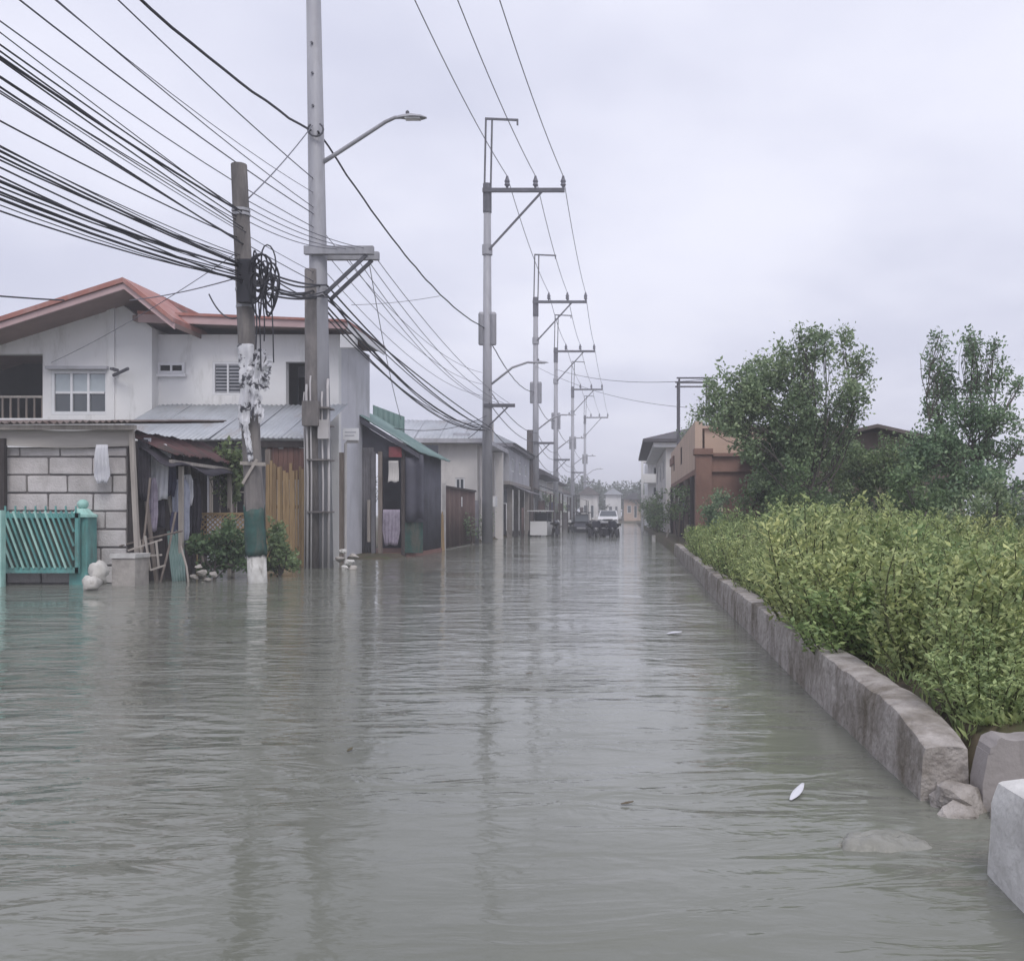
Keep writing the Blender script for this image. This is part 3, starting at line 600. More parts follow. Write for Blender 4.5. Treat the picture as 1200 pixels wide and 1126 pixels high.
MB().bb(ax(398, 20.95), ax(416, 20.95), Yf - 0.52, Yf - 0.34, hz(412), hz(397)).build('eave_box', M['frame_white'], h)
# gabled wing
Yg = 21.2; gx = lambda px: ax(px, Yg); gzz = lambda py: az(py, Yg); XL, XG = gx(-70), gx(178)
oh = 1.0; MB().bb(XL + .01, XL + .19, Yg + .21, Yg + 4, -.25, gzz(404)).build('wing_end_wall', M['white_wall'], h)
zt = gzz(404)
holes = [(gx(-40) - XL, gx(50) - XL, gzz(490), gzz(415)), (gx(60) - XL, gx(127) - XL, gzz(486), gzz(434))]
MB().wall((XL, Yg + T, 0), FACE, XG - XL, -0.25, zt, T, holes).build('gable_wall', M['white_wall'], h)
m = MB(); m.prism([(XL, zt + 0.001), (XG, zt + 0.001), (XG, gzz(384)), (gx(134), gzz(350)), (XL, gzz(401))], Yg, Yg + T); m.build('gable', M['white_wall'], h)
MB().wall((XG - T, Yg + 0.2, 0), V, 2.4, -0.25, gzz(384), T - 0.002).build('wing_side_wall', M['white_wall'], h)
MB().bb(gx(126), gx(135), Yg - 0.05, Yg - 0.002, -0.2, gzz(356)).build('corner_pilaster', M['white_wall'], h)
O = (XL, Yg + T, 0)
wv = window(h, O, FACE, *holes[1][:2], *holes[1][2:], 3, 2, fw=0.07, gm='glass_sky_painted', inset=0.03)
for p_ in list(wv.children)[::2]: p_.data = [p for p in _unit.values() if p.materials[0] is M['glass']][0]  # lower panes get dark glass; upper ones keep the painted sky reflection
MB().bb(gx(57), gx(129), Yg - 0.14, Yg - 0.002, gzz(433.5), gzz(430)).build('window_hood', M['grey_wall'], h)
# open balcony
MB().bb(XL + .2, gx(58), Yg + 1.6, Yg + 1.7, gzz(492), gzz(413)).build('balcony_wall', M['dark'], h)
MB().bb(gx(24), gx(50), Yg + 1.0, Yg + 1.06, gzz(490), gzz(430)).build('balcony_door', M['brown_door'], h)
MB().bb(gx(-42), gx(52), Yg + 0.21, Yg + 1.6, gzz(494), gzz(490.5)).build('balcony_floor', M['grey_wall'], h)
rl = MB().bb(gx(-40), gx(51), Yg + 0.03, Yg + 0.08, gzz(466), gzz(463.5)).build('balcony_rail', M['pale_wood'], h)
for i in range(10):
    x = gx(-36) + (gx(48) - gx(-36)) * i / 9
    piece('baluster', M['old_wood'], rl, (x, Yg + 0.055, (gzz(490) + gzz(466)) / 2), (0.035, 0.03, gzz(466) - gzz(490)))
# gable roof: two slabs with red fascia boards and brown soffit
Yo = Yg - oh; rx = lambda px: ax(px, Yo); rz = lambda py: az(py, Yo)
A_, B_, C_ = (rx(-90), rz(412)), (rx(145), rz(337)), (rx(204), rz(384)); t_ = 0.10
sl = lambda p, q, lo, hi: [(p[0], p[1] + lo), (q[0], q[1] + lo), (q[0], q[1] + hi), (p[0], p[1] + hi)]
rf = MB().prism(sl(A_, B_, 0, t_), Yo + 0.05, Yg + 5.4).build('roof', M['soffit'], h)
MB().prism(sl(B_, C_, 0, t_), Yo + 0.05, Yg + 0.6).build('roof', M['soffit'], h)
MB().prism(sl(A_, B_, -0.03, 0.09), Yo, Yo + 0.048).build('fascia', M['pink_gutter'], h); MB().prism(sl(B_, C_, -0.03, 0.09), Yo, Yo + 0.048).build('fascia', M['pink_gutter'], h)
MB().prism(sl(A_, B_, 0.102, 0.20), Yo - 0.05, Yg + 5.4).build('roofing', M['red_fascia'], h); MB().prism(sl(B_, C_, 0.102, 0.20), Yo - 0.05, Yg + 0.6).build('roofing', M['red_fascia'], h)
MB().bb(gx(137), gx(141), Yg - 0.30, Yg - 0.06, gzz(436), gzz(433)).build('camera_bracket', M['dark_steel'], h)
MB().tube([at(133, 440, Yg - .12), at(150, 432, Yg - .35)], 0.035, 8).build('wall_spotlight', M['dark_steel'], h)

# grey corrugated lean-to in front of the house
Yl, Yu = 18.9, 21.28; XA, XB = ax(118, Yl), ax(367, Yl)
l = thing('lean_to', 'grey corrugated lean-to roof in front of the white house', 'lean-to', ((XA + XB) / 2, 19.6, -0.1))
zu, zl = az(474, Yu), az(514, Yl)
roof_sheets(l, (XA, Yu, zu), (XB, Yu, zu), (XB, Yl, zl), (XA, Yl, zl), 6, 'galv', waves=7)
MB().bb(XA, XB, Yl + 0.08, Yl + 0.16, zl - 0.16, zl - 0.035).build('eave_beam', M['dark_wood'], l)
for px in (232, 268, 312, 366):
    piece('post', M['old_wood'], l, (ax(px, Yl), Yl + 0.13, (zl - 0.3) / 2 - 0.1), (0.10, 0.10, zl + 0.10))
wl = MB().wall((ax(228, 19.5), 19.7, 0), FACE, ax(316, 19.5) - ax(228, 19.5), -0.2, zl - 0.02, 0.12, [(0.25, 1.05, 0.9, 2.0)]).build('back_wall', M['grey_wall'], l)
O = (ax(228, 19.5), 19.7, 0); gw = window(l, O, FACE, 0.25, 1.05, 0.9, 2.0, 2, 2, fw=0.04, th=0.12, gm='dark', fm='pale_wood')
for i in range(5): piece('window_bar', M['pale_wood'], gw, (ax(228, 19.5) + 0.33 + i * 0.16, 19.56, 1.45), (0.02, 0.02, 1.02))
x = ax(312, 19.0)
while x < ax(362, 19.0):       # red brown boards over yellow bamboo
    wdt = random.uniform(0.085, 0.12)
    piece('board', M['redbrown'], l, (x + wdt / 2, 19.06 + random.uniform(-.006, .006), zl - 0.46 + random.uniform(-.04, .04)), (wdt - 0.008, 0.02, 0.62)); x += wdt
f = thing('bamboo_fence', 'tall yellow brown bamboo fence behind the tall steel pole', 'fence', (ax(338, 18.95), 18.95, -0.15))
x = ax(311, 18.95)
while x < ax(366, 18.95):
    wdt = random.uniform(0.045, 0.075); zt_ = az(random.uniform(538, 560), 18.95)
    slat('bamboo_slat', M['bamboo'], f, (x + wdt / 2, 18.95 + random.uniform(-.01, .01), -0.2), (x + wdt / 2 + random.uniform(-.02, .02), 18.95, zt_), wdt - 0.006, 0.02, up=(0, 1, 0)); x += wdt
for z in (0.35, 1.15): slat('rail', M['old_wood'], f, (ax(311, 18.95), 18.985, z), (ax(366, 18.95), 18.985, z), 0.03, 0.07)

# ------------------------------------------------------------------ block shack
Ys = 14.3; sx = lambda px: ax(px, Ys); sz_ = lambda py: az(py, Ys)
s = thing('block_shack', 'unfinished concrete block shack with rusty tin roof beside the teal gate', 'shack', (sx(75), Ys + 1.2, -0.2))
xa, xb = sx(-70), sx(148); core = MB().bb(xa, xb, Ys + 0.03, Ys + 0.16, -0.3, sz_(524)).build('block_wall', M['mortar'], s)
ch = 0.264; z = -0.27; row = 0
while z < sz_(526):
    top = min(z + ch, sz_(524) + 0.002); x = xa - (0.31 if row % 2 else 0)
    while x < xb:
        L = 0.60 + random.uniform(-0.05, 0.06); a, b = max(x, xa), min(x + L, xb)
        if b - a > 0.06: piece('concrete_block', M['block'], core, ((a + b) / 2, Ys + 0.075 + random.uniform(-.008, .008), (z + top) / 2), (b - a - 0.026, 0.13, top - z - 0.028), rot=(0, random.uniform(-.008, .008), 0), bev=0.04, wob=1)
        x += L
    z += ch; row += 1
m = MB(); m.sheet(lambda u, v: (sx(-70) + u * (sx(153) - sx(-70)), Ys - 0.07 - 0.03 * math.sin(u * 5), sz_(524) + 0.004 + v * (sz_(504) - sz_(524)) + 0.02 * math.sin(u * 7)), 14, 3, 0.02); m.build('fascia_board', M['board_pale'], s)
piece('post', M['dark_wood'], s, (sx(8), Ys - 0.13, 0.95), (0.13, 0.08, 2.3)); piece('post', M['dark_wood'], s, (sx(152), Ys + 0.10, 0.85), (0.10, 0.10, 2.4))
slat('post', M['pale_wood'], s, at(163, 690, Ys - .1), at(154, 500, Ys - .1), 0.06, 0.06)
Zr = sz_(497); roof_sheets(s, (sx(-75), Ys + 3.0, Zr + 0.32), (sx(168), Ys + 3.0, Zr + 0.32), (sx(168), Ys - 0.32, Zr), (sx(-75), Ys - 0.32, Zr), 5, 'rust_sheet', waves=7, amp=0.02)
MB().bb(sx(-72), sx(166), Ys - 0.22, Ys - 0.14, Zr - 0.10, Zr - 0.03).build('eave_beam', M['pale_wood'], s)
# side towards the road: dark boards under a red tin awning
XS = sx(148); y = Ys + 0.18
while y < 17.0:
    wd_ = random.uniform(0.12, 0.2)
    piece('wall_board', M['dark_wood'], s, (XS + random.uniform(-.012, .012), y + wd_ / 2, 0.78 + random.uniform(-.03, .03)), (0.03, wd_ - 0.01, 2.1)); y += wd_
roof_sheets(s, (XS - 0.15, 14.35, 2.28), (XS - 0.15, 17.2, 2.28), (XS + 0.5, 17.2, 1.86), (XS + 0.5, 14.75, 1.90), 5, 'red_sheet', name='awning_sheet', waves=4, jit=.03)
MB().beam((XS + 0.46, 14.7, 1.80), (XS + 0.46, 17.2, 1.77), 0.05, 0.05).build('awning_beam', M['pale_wood'], s)
for yy in (15.05, 16.9): piece('awning_post', M['pale_wood'], s, (XS + 0.46, yy, 0.74), (0.06, 0.06, 2.0))
# clutter boards leaning on the side
for a, b, mk in (((XS + .25, 14.75, -.2), (XS + .06, 14.6, 1.9), 'old_wood'), ((XS + .42, 15.3, -.2), (XS + .12, 15.2, 1.75), 'pale_wood'), ((XS + .36, 16.2, -.2), (XS + .1, 16.1, 1.8), 'old_wood'), ((XS + .2, 14.4, -.25), (XS + .04, 14.5, 1.1), 'redbrown')):
    m = MB().beam(a, b, 0.08, 0.025, up=(1, 0, 0)); o = m.build('leaning_plank', M[mk])
    tag(o, {'old_wood': 'weathered plank leaning on the dark side of the shack', 'pale_wood': 'pale plank leaning behind hanging clothes', 'redbrown': 'red brown plank leaning by the shack corner'}[mk], 'plank', 'planks leaning on the shack')

def garment(name, mk, c, prof, L, ang, label, folds=4, amp=0.02):
    """hanging cloth: prof = [(t, left, right)] half widths down its length"""
    c = Vector(c); u = Vector((math.cos(ang), math.sin(ang), 0)); nn = u.cross(Zv); m = MB(); ph = random.uniform(0, 6)
    def W(t):
        for (t0, a0, b0), (t1, a1, b1) in zip(prof, prof[1:]):
            if t <= t1: q = (t - t0) / max(1e-6, t1 - t0); return a0 + (a1 - a0) * q, b0 + (b1 - b0) * q
        return prof[-1][1:]
    def fn(a, t):
        l_, r_ = W(t); s_ = l_ + (r_ - l_) * a
        return c + u * s_ - Zv * (t * L + 0.015 * math.sin(a * 9 + ph) * t) + nn * (amp * (0.3 + t) * math.sin(a * folds * 6.28 + ph + 2 * t) + 0.02 * math.sin(t * 5 + ph))
    m.sheet(fn, 16, 10, 0.006); return tag(m.build(name, M[mk], smooth=True), label, 'clothing', 'clothes hung on and beside the shack')
garment('hanging_towel', 'cloth_white', at(120, 521, Ys - .18), [(0, -.08, .08), (.3, -.10, .10), (.8, -.12, .11), (1, -.07, .06)], 0.55, 0, 'white frilled cloth hanging on the block wall')
garment('hanging_shirt', 'cloth_white', at(186, 520, 14.9), [(0, -.10, .10), (.1, -.17, .17), (.28, -.2, .18), (.32, -.13, .14), (1, -.17, .12)], 0.85, 0.5, 'white shirt hanging under the red tin awning')
garment('hanging_shorts', 'cloth_dark', at(182, 586, 14.95), [(0, -.13, .12), (.5, -.16, .14), (1, -.14, .13)], 0.42, 0.5, 'dark shorts hanging below the white shirt')
garment('hanging_dress', 'cloth_blue', at(212, 562, 15.3), [(0, -.06, .08), (.15, -.14, .13), (.5, -.12, .12), (.8, -.14, .13), (1, -.04, .1)], 1.0, 0.6, 'pale blue grey dress hanging beside the awning post')
garment('hanging_cloth', 'cloth_dark', at(203, 530, 15.3), [(0, -.16, .14), (1, -.12, .16)], 0.55, 0.6, 'dark cloth hanging above the blue grey dress')
garment('hanging_cloth', 'cloth_white', at(173, 513, 14.7), [(0, -.05, .05), (1, -.05, .04)], 0.7, 0.6, 'narrow white strip hanging at the shack corner')

for i, (px, py, Yq_, mk, L_, w_, lab) in enumerate(((168, 515, 14.55, 'cloth_dark', .9, .1, 'long dark cloth hanging at the shack corner'), (196, 528, 15.1, 'cloth_navy', .7, .12, 'navy cloth hanging between the white shirt and the dress'), (219, 556, 15.45, 'cloth_white', .5, .09, 'short white cloth hanging by the awning post'),
        (226, 560, 15.9, 'cloth_dark', .95, .12, 'dark garment hanging beyond the awning post'), (207, 600, 15.2, 'cloth_navy', .75, .1, 'navy trousers hanging below the dark cloth'), (178, 560, 14.75, 'cloth_lilac', .8, .08, 'lilac cloth hanging behind the white shirt'))):
    garment('hanging_cloth', mk, at(px, py, Yq_), [(0, -w_ * .7, w_ * .6), (.2, -w_, w_), (.7, -w_ * .9, w_ * 1.1), (1, -w_ * .5, w_ * .8)], L_, .6, lab)
for i, (a, b, Y0) in enumerate((((160, 690), (176, 560), 14.2), ((168, 688), (160, 610), 14.1), ((186, 690), (206, 600), 14.5), ((222, 690), (212, 640), 14.6), ((140, 640), (214, 622), 14.3))):
    p_ = at(*a, Y0); o = MB().tube([p_, p_.lerp(at(*b, Y0 + .2), .5) + Vector((.02, 0, .01)), at(*b, Y0 + .2)], .016, 6).build('bamboo_pole', M['pale_wood' if i % 2 else 'old_wood']); tag(o, 'thin bamboo pole propped among the clutter beside the shack', 'pole', 'bamboo poles propped beside the shack')
m = MB(); m.sheet(lambda u, v: (XS + .08 + .5 * u, 14.5 + 2.4 * v, 1.98 - .3 * u + .05 * math.sin(v * 9) + .03 * math.sin(u * 7 + v * 5)), 8, 14, .01); tag(m.build('tarpaulin', M['cloth_dark'], smooth=True), 'dark tarpaulin slung under the red tin awning', 'tarpaulin')
# teal gate and its post
Yt = 13.9; gt = thing('teal_gate', 'teal steel gate with slanted bars standing in the flood', 'gate', (ax(30, Yt), Yt, 0))
g0, g1, zb, ztp = ax(-45, Yt), ax(93, Yt), az(668, Yt), az(604, Yt)
fr = MB(); fr.beam((g0, Yt, ztp), (g1, Yt, ztp), 0.05, 0.07); fr.beam((g0, Yt, zb), (g1, Yt, zb), 0.05, 0.08); fr.beam((g1 - 0.025, Yt, zb - .04), (g1 - 0.025, Yt, ztp + .035), 0.052, 0.05); fr.beam((g0, Yt, zb), (g0, Yt, ztp), 0.05, 0.05)
fr.build('gate_frame', M['teal'], gt)
MB().bb(g0, g1, Yt + 0.03, Yt + 0.036, zb + 0.02, ztp - 0.02).build('back_plate', M['teal_dark'], gt)
x = g0 - 0.3; i = 0
while x < g1:
    p, q = Vector((x, Yt - 0.035, ztp + 0.06)), Vector((x + 0.30, Yt - 0.035, zb + 0.03))
    if p.x >= g0 and q.x <= g1 - 0.05: slat('gate_bar', M['teal_pale' if i % 2 == 0 else 'teal'], gt, p, q, 0.024, 0.02, up=(0, 1, 0))
    elif p.x < g1 - 0.06 and q.x > g1 - 0.05:
        f_ = (g1 - 0.06 - p.x) / (q.x - p.x); slat('gate_bar', M['teal'], gt, p, p.lerp(q, f_), 0.024, 0.02, up=(0, 1, 0))
    x += 0.075; i += 1
for i in range(12): piece('spike', M['teal'], gt, (g0 + 0.05 + (g1 - g0 - 0.1) * i / 11, Yt, ztp + 0.085), (0.018, 0.018, 0.10))
lowr = MB().bb(ax(-3, Yt - .3), ax(4, Yt - .3), Yt - 0.35, Yt - 0.25, -0.3, az(598, Yt)).build('gate_stay', M['teal_pale'], gt)
gp = thing('gate_post', 'teal masonry gate post topped by a pale ball', 'gate post', (ax(91, Yt), Yt, -0.25)); xc = ax(88, Yt)
MB().bb(xc - 0.13, xc + 0.13, Yt + 0.08, Yt + 0.33, -0.3, az(606, Yt)).build('shaft', M['teal'], gp)
zc = az(606, Yt); MB().lathe((xc, Yt + .2, zc), [(0.2, 0), (0.2, 0.035), (0.15, 0.05), (0.10, 0.10), (0.075, 0.125)], 8).build('cap', M['teal_pale'], gp)
MB().lathe((xc, Yt + .2, zc + 0.12), [(0.035, 0), (0.065, 0.025), (0.078, 0.065), (0.065, 0.105), (0.035, 0.13), (0.005, 0.136)], 14).build('ball_finial', M['teal_pale'], gp, smooth=True)

# sacks, box, frame, sheet, stones in front of the shack
lump('filled_sack', at(116, 672, 13.2) , 0.13, 'sack', 'upper white filled sack half sunk beside the teal gate', 'sack', 'white sacks in the flood', sq=(0.9, 1, 1.2), amp=0.34, seed=5)
lump('filled_sack', at(107, 684, 13.0), 0.115, 'sack', 'lower white filled sack half sunk beside the teal gate', 'sack', 'white sacks in the flood', sq=(0.85, 1, 1.0), amp=0.34, seed=8)
Yb = 13.75; b0, b1 = ax(131, Yb), ax(158, Yb); bxx = thing('concrete_box', 'open concrete box with pale rim standing in the water by the shack corner', 'box', ((b0 + b1) / 2, Yb, -0.2)); bt = az(649, Yb)
MB().bb(b0, b1, Yb, Yb + 0.4, -0.3, bt - 0.06).build('body', M['rubble'], bxx)
m = MB(); m.bb(b0 - .02, b1 + .02, Yb - .02, Yb + .05, bt - .06, bt); m.bb(b0 - .02, b1 + .02, Yb + .36, Yb + .42, bt - .06, bt); m.bb(b0 - .02, b0 + .04, Yb + .05, Yb + .36, bt - .06, bt - .002); m.bb(b1 - .04, b1 + .02, Yb + .05, Yb + .36, bt - .06, bt - .002); m.build('rim', M['paint_white'], bxx)
rk = thing('wooden_rack', 'small pale wooden frame lying against the shack side', 'rack', at(172, 675, 14.1))
for a, b in (((150, 645), (190, 632)), ((158, 652), (190, 650)), ((170, 628), (176, 668)), ((176, 668), (194, 662)), ((183, 634), (186, 664))):
    slat('rail', M['pale_wood'], rk, at(*a, 14.1), at(*b, 14.2), 0.025, 0.025)
m = MB(); m.corr(at(196, 622, 15.1), at(214, 618, 15.25), at(218, 684, 14.9), at(202, 684, 14.75), 5, 0.012, 0.005, nv=4, jit=0.03); tag(m.build('tin_sheet', M['green_sheet'], smooth=True), 'dull green corrugated sheet leaning below the hanging dress', 'sheet')
for i, (px, py, r) in enumerate(((228, 676, .07), (236, 671, .08), (244, 679, .06), (250, 673, .07), (238, 684, .05), (232, 664, .06))):
    lump('loose_stone', at(px, py, 14.6), r, 'rubble', 'loose grey stone at the foot of the dark bush', 'stone', 'loose stones by the bush', seed=20 + i)
for i, (px, py, r, Y) in enumerate(((398, 655, .10, 18.6), (408, 660, .12, 18.3), (414, 652, .10, 18.8), (404, 666, .09, 18.0), (414, 666, .10, 18.0), (402, 646, .08, 19.0))):
    lump('broken_block', at(px, py, Y), r, 'paint_white' if i % 2 else 'rubble', 'broken pale block heaped beside the tall steel pole', 'rubble', 'broken blocks heaped by the pole', seed=40 + i)

# lattice fence and plants between shack and concrete pole
lf = thing('lattice_fence', 'low yellow lattice fence behind dark green bushes', 'fence', at(260, 640, 16.6)); Y = 16.6
x0, x1, z0, z1 = ax(230, Y), ax(292, Y), az(640, Y), az(602, Y)
m = MB(); m.beam((x0, Y, z1), (x1, Y, z1), 0.03, 0.04); m.beam((x0, Y, z0), (x1, Y, z0), 0.03, 0.04); m.beam((x0, Y, -.2), (x0, Y, z1 + .02), 0.04, 0.04); m.beam((x1, Y, -.2), (x1, Y, z1 + .02), 0.04, 0.04); m.build('fence_frame', M['lattice'], lf)
hgt = z1 - z0; x = x0 - hgt
while x < x1:
    for sgn in (1, -1):
        a, b = (x, x + hgt) if sgn > 0 else (x + hgt, x)
        p, q = Vector((a, Y - 0.012 * sgn, z0)), Vector((b, Y - 0.012 * sgn, z1)); lo, hi = min(a, b), max(a, b)
        f0 = max(0, (x0 - lo) / hgt); f1 = min(1, (x1 - lo) / hgt)
        if f1 - f0 > 0.08:
            if sgn < 0: f0, f1 = 1 - f1, 1 - f0
            slat('lattice_strip', M['lattice'], lf, p.lerp(q, f0), p.lerp(q, f1), 0.022, 0.008, up=(0, 1, 0))
    x += 0.085
tree('leafy_bush', 'dark green bush in front of the yellow lattice fence', (ax(255, 15.2), 15.2, -0.15), at(255, 650, 15.2), cl([(236, 645, 17), (252, 630, 18), (275, 640, 20), (262, 660, 18), (284, 660, 14), (242, 664, 13), (268, 622, 13)], 15.2, 0.3), 0.085, M['leaf_dark'], cat='bush', density=7000, twigs=7, group='dark bushes by the house side', r0=0.03, fluff=0.1)
tree('leafy_bush', 'dark green bush between the concrete pole and the bamboo fence', (ax(326, 16), 16, -0.15), at(326, 650, 16), cl([(322, 636, 16), (336, 650, 16), (320, 660, 15), (340, 664, 12), (326, 618, 12)], 16, 0.3), 0.085, M['leaf_dark'], cat='bush', density=6500, twigs=7, group='dark bushes by the house side', r0=0.03, fluff=0.1)
tree('small_tree', 'small dark tree rising in front of the grilled window', (ax(272, 17), 17, -0.15), at(270, 570, 17), cl([(266, 545, 17), (280, 538, 16), (274, 562, 16), (262, 532, 12), (288, 553, 13), (270, 580, 12)], 17, 0.3), 0.11, M['leaf_dark'], density=5500, twigs=10, r0=0.05, fluff=0.1)

# ------------------------------------------------------------------ green roofed shed
Yq = 23.4; qx = lambda px: ax(px, Yq); qz = lambda py: az(py, Yq); fl = 0.09
q = thing('green_roof_shed', 'dark shed with green corrugated roof and open front', 'shed', (-5.9, 25, fl))
zt0, zt1 = qz(470), qz(531); xl, xr = qx(396), qx(496); Ye = 26.9
roof_sheets(q, (xl, Yq - .25, zt0), (xl, Ye, zt0), (xr, Ye, zt1), (xr, Yq - .25, zt1), 5, 'green_sheet', waves=6, amp=0.016)
MB().prism([(xl, zt0 - .18), (xr - .05, zt1 - .14), (xr - .05, zt1 - .03), (xl, zt0 - .04)], Yq - .22, Yq - .17).build('rake_board', M['dark_sheet'], q)
MB().prism([(xl, zt0 - .9), (xl, zt0 - .2), (xr - .25, zt1 - .05), (xr - .25, zt1 - .35)], Yq + .02, Yq + .05).build('gable_panel', M['dark_sheet'], q)
MB().corr((ax(437, Ye + .1), Ye + .1, az(497, Ye)), (ax(474, Ye + .1), Ye + .1, az(514, Ye)), (ax(474, Ye + .1), Ye + .1, az(488, Ye)), (ax(437, Ye + .1), Ye + .1, az(474, Ye)), 6, 0.015, 0.005).build('roof_panel', M['green_sheet'], q)
# corrugated left panels, door jamb, right side, back
for i in range(3):
    a, b = qx(402) + i * 0.24, qx(402) + i * 0.24 + 0.25
    MB().corr((a, Yq, fl - .1), (b, Yq, fl - .1), (b, Yq, 2.6), (a, Yq, 2.6), 4, 0.012, 0.004).build('wall_sheet', M['grey_sheet'], q, smooth=True)
for px, mk in ((438, 'grey_sheet'), (446, 'old_wood'), (473, 'dark_wood')): piece('post', M[mk], q, (qx(px), Yq - .02, 1.25), (0.09, 0.09, 2.5))
piece('door_edge', M['pale_wood'], q, (qx(433), Yq - .05, 0.85), (0.07, 0.05, 1.0))
for i in range(4):
    y0 = Yq + 0.1 + i * 0.85
    MB().corr((xr - .24, y0, fl - .1), (xr - .24, y0 + 0.88, fl - .1), (xr - .24, y0 + 0.88, zt1 + .12), (xr - .24, y0, zt1 + .12), 8, 0.012, 0.004).build('side_sheet', M['dark_sheet'], q, smooth=True)
MB().bb(xl + .1, xr - .3, Ye - .1, Ye - .04, fl - .1, 2.9).build('back_wall', M['dark_sheet'], q)
MB().bb(xl + .1, xr - .2, Yq, Ye, fl - .1, fl).build('floor', M['redbrown'], q)
MB().bb(qx(474), qx(496), Yq - .06, Yq - .02, fl, qz(612)).build('counter_board', M['teal_dark'], q)
m = MB(); m.sheet(lambda u, v: (qx(476) + u * 0.46, Yq - .09 - .03 * math.sin(u * 9) - .1 * u, qz(535) - v * 1.52 - .04 * math.sin(u * 6)), 12, 6, 0.008); m.build('tarpaulin', M['tarp'], q, smooth=True)
MB().bb(qx(457), qx(472), Yq - .12, Yq - .1, qz(536), qz(524)).build('red_board', M['red_sign'], q)
garment('price_card', 'cream_wall', at(461, 540, Yq - .1), [(0, -.11, .12), (1, -.13, .13)], 0.5, 0, 'pale paper sheet hanging in the shed doorway', amp=0.004); 
garment('hanging_curtain', 'cloth_lilac', at(459, 597, Yq - .02), [(0, -.2, .2), (.6, -.22, .2), (1, -.16, .14)], 0.85, 0, 'lilac patterned curtain hanging in the shed doorway', folds=5)
# sign on a pale post
sg = thing('signboard', 'small white signboard on a bent pale pipe beside the shed', 'sign', (ax(404, 20.5), 20.5, -0.05)); Y = 20.5
MB().tube([(ax(405, Y), Y, -0.3), (ax(405, Y), Y, az(520, Y)), (ax(407, Y), Y, az(517.5, Y)), (ax(420, Y), Y, az(517.5, Y))], 0.03, 8).build('pipe', M['pipe'], sg)
MB().bb(ax(402.5, Y), ax(421, Y), Y - .05, Y - .02, az(516, Y), az(502, Y)).build('board', M['frame_white'], sg)
for yy, x0_, x1_ in ((506.5, 405, 418), (510.5, 405, 416)): MB().bb(ax(x0_, Y), ax(x1_, Y), Y - .054, Y - .0505, az(yy + 1, Y), az(yy - .5, Y)).build('line_of_lettering', M['grey_wall'], sg)
piece('sign_post', M['old_wood'], sg, (ax(399, Y), Y + .1, 1.0), (0.09, 0.09, 2.6))

# bamboo panel and brown sheet gate along the road
XW = -5.15
bf = thing('bamboo_fence', 'short orange bamboo panel beside the brown sheet gate', 'fence', (XW, 27.2, 0))
for i in range(9): slat('bamboo_slat', M['bamboo'], bf, (XW + .1 * random.random(), 26.9 + i * 0.1, 0), (XW, 26.9 + i * 0.1, 1.05 + random.uniform(-.06, .06)), 0.07, 0.02, up=(1, 0, 0))
piece('rail', M['old_wood'], bf, (XW - .02, 27.3, 0.7), (0.03, 0.95, 0.05))
bg_ = thing('sheet_gate', 'brown corrugated sheet gate between the shed and the steel pole', 'gate', (XW, 30.7, 0))
piece('gate_pillar', M['pipe'], bg_, (XW, 27.85, 0.92), (0.09, 0.09, 1.95))
for i in range(6):
    y0 = 27.95 + i * 0.94
    MB().corr((XW, y0, 0.05), (XW, y0 + .92, 0.05), (XW, y0 + .92, 1.78), (XW, y0, 1.80), 9, 0.014, 0.004).build('gate_sheet', M['brown_sheet'], bg_, smooth=True)
MB().bb(XW + .02, XW + .05, 27.95, 33.6, 1.77, 1.83).build('top_rail', M['dark_wood'], bg_)
MB().bb(XW + .03, XW + .04, 30.6, 30.75, 1.25, 1.55).build('notice', M['frame_white'], bg_)

# ------------------------------------------------------------------ houses further along on the left
def simple_house(name, label, x0, x1, y0, y1, z1, wm, holes_front=(), holes_side=(), z0=-0.1, T=0.18, group=None, win='glass', fm='frame_white', cols=2, side_cols=2):
    hh = thing(name, label, 'house', ((x0 + x1) / 2, (y0 + y1) / 2, z0), group)
    MB().wall((x0, y0 + T, 0), FACE, x1 - x0, z0, z1, T, holes_front).build('wall', M[wm], hh)
    side = x1 if x1 < 0 else x0
    if x1 < 0: MB().wall((x1 - T, y0 + T + .001, 0), V, y1 - y0 - T, z0, z1, T, holes_side).build('side_wall', M[wm], hh); O2 = (x1 - T, y0 + T + .001, 0); u2 = V
    else: MB().wall((x0 + T, y1, 0), -V, y1 - y0 - T - .001, z0, z1, T, holes_side).build('side_wall', M[wm], hh); O2 = (x0 + T, y1, 0); u2 = -V
    MB().bb(x0 + T, x1 - T, y1 - T, y1 - .002, z0, z1 - .002).build('rear_wall', M[wm], hh)
    for hl in holes_front: window(hh, (x0, y0 + T, 0), FACE, *hl, cols, 1, fw=0.05, th=T, gm=win, fm=fm)
    for hl in holes_side: window(hh, O2, u2, *hl, side_cols, 1, fw=0.05, th=T, gm=win, fm=fm)
    return hh
def slabroof(hh, x0, x1, y0, y1, z, th, mk, tilt=0.0): 
    m = MB(); m.prism([(x0, z), (x1, z + tilt), (x1, z + tilt + th), (x0, z + th)], y0, y1); return m.build('roof', M[mk], hh)
h2 = simple_house('flat_roof_house', 'pale flat roofed house behind the brown sheet gate', -8.6, -5.45, 36, 41.5, az(520, 36), 'cream_wall', [(0.9, 1.6, 1.9, 2.6), (2.35, 2.7, 1.75, 2.35)], [(1.2, 2.0, 0.9, 2.2), (3.2, 4.0, 0.9, 2.2)])
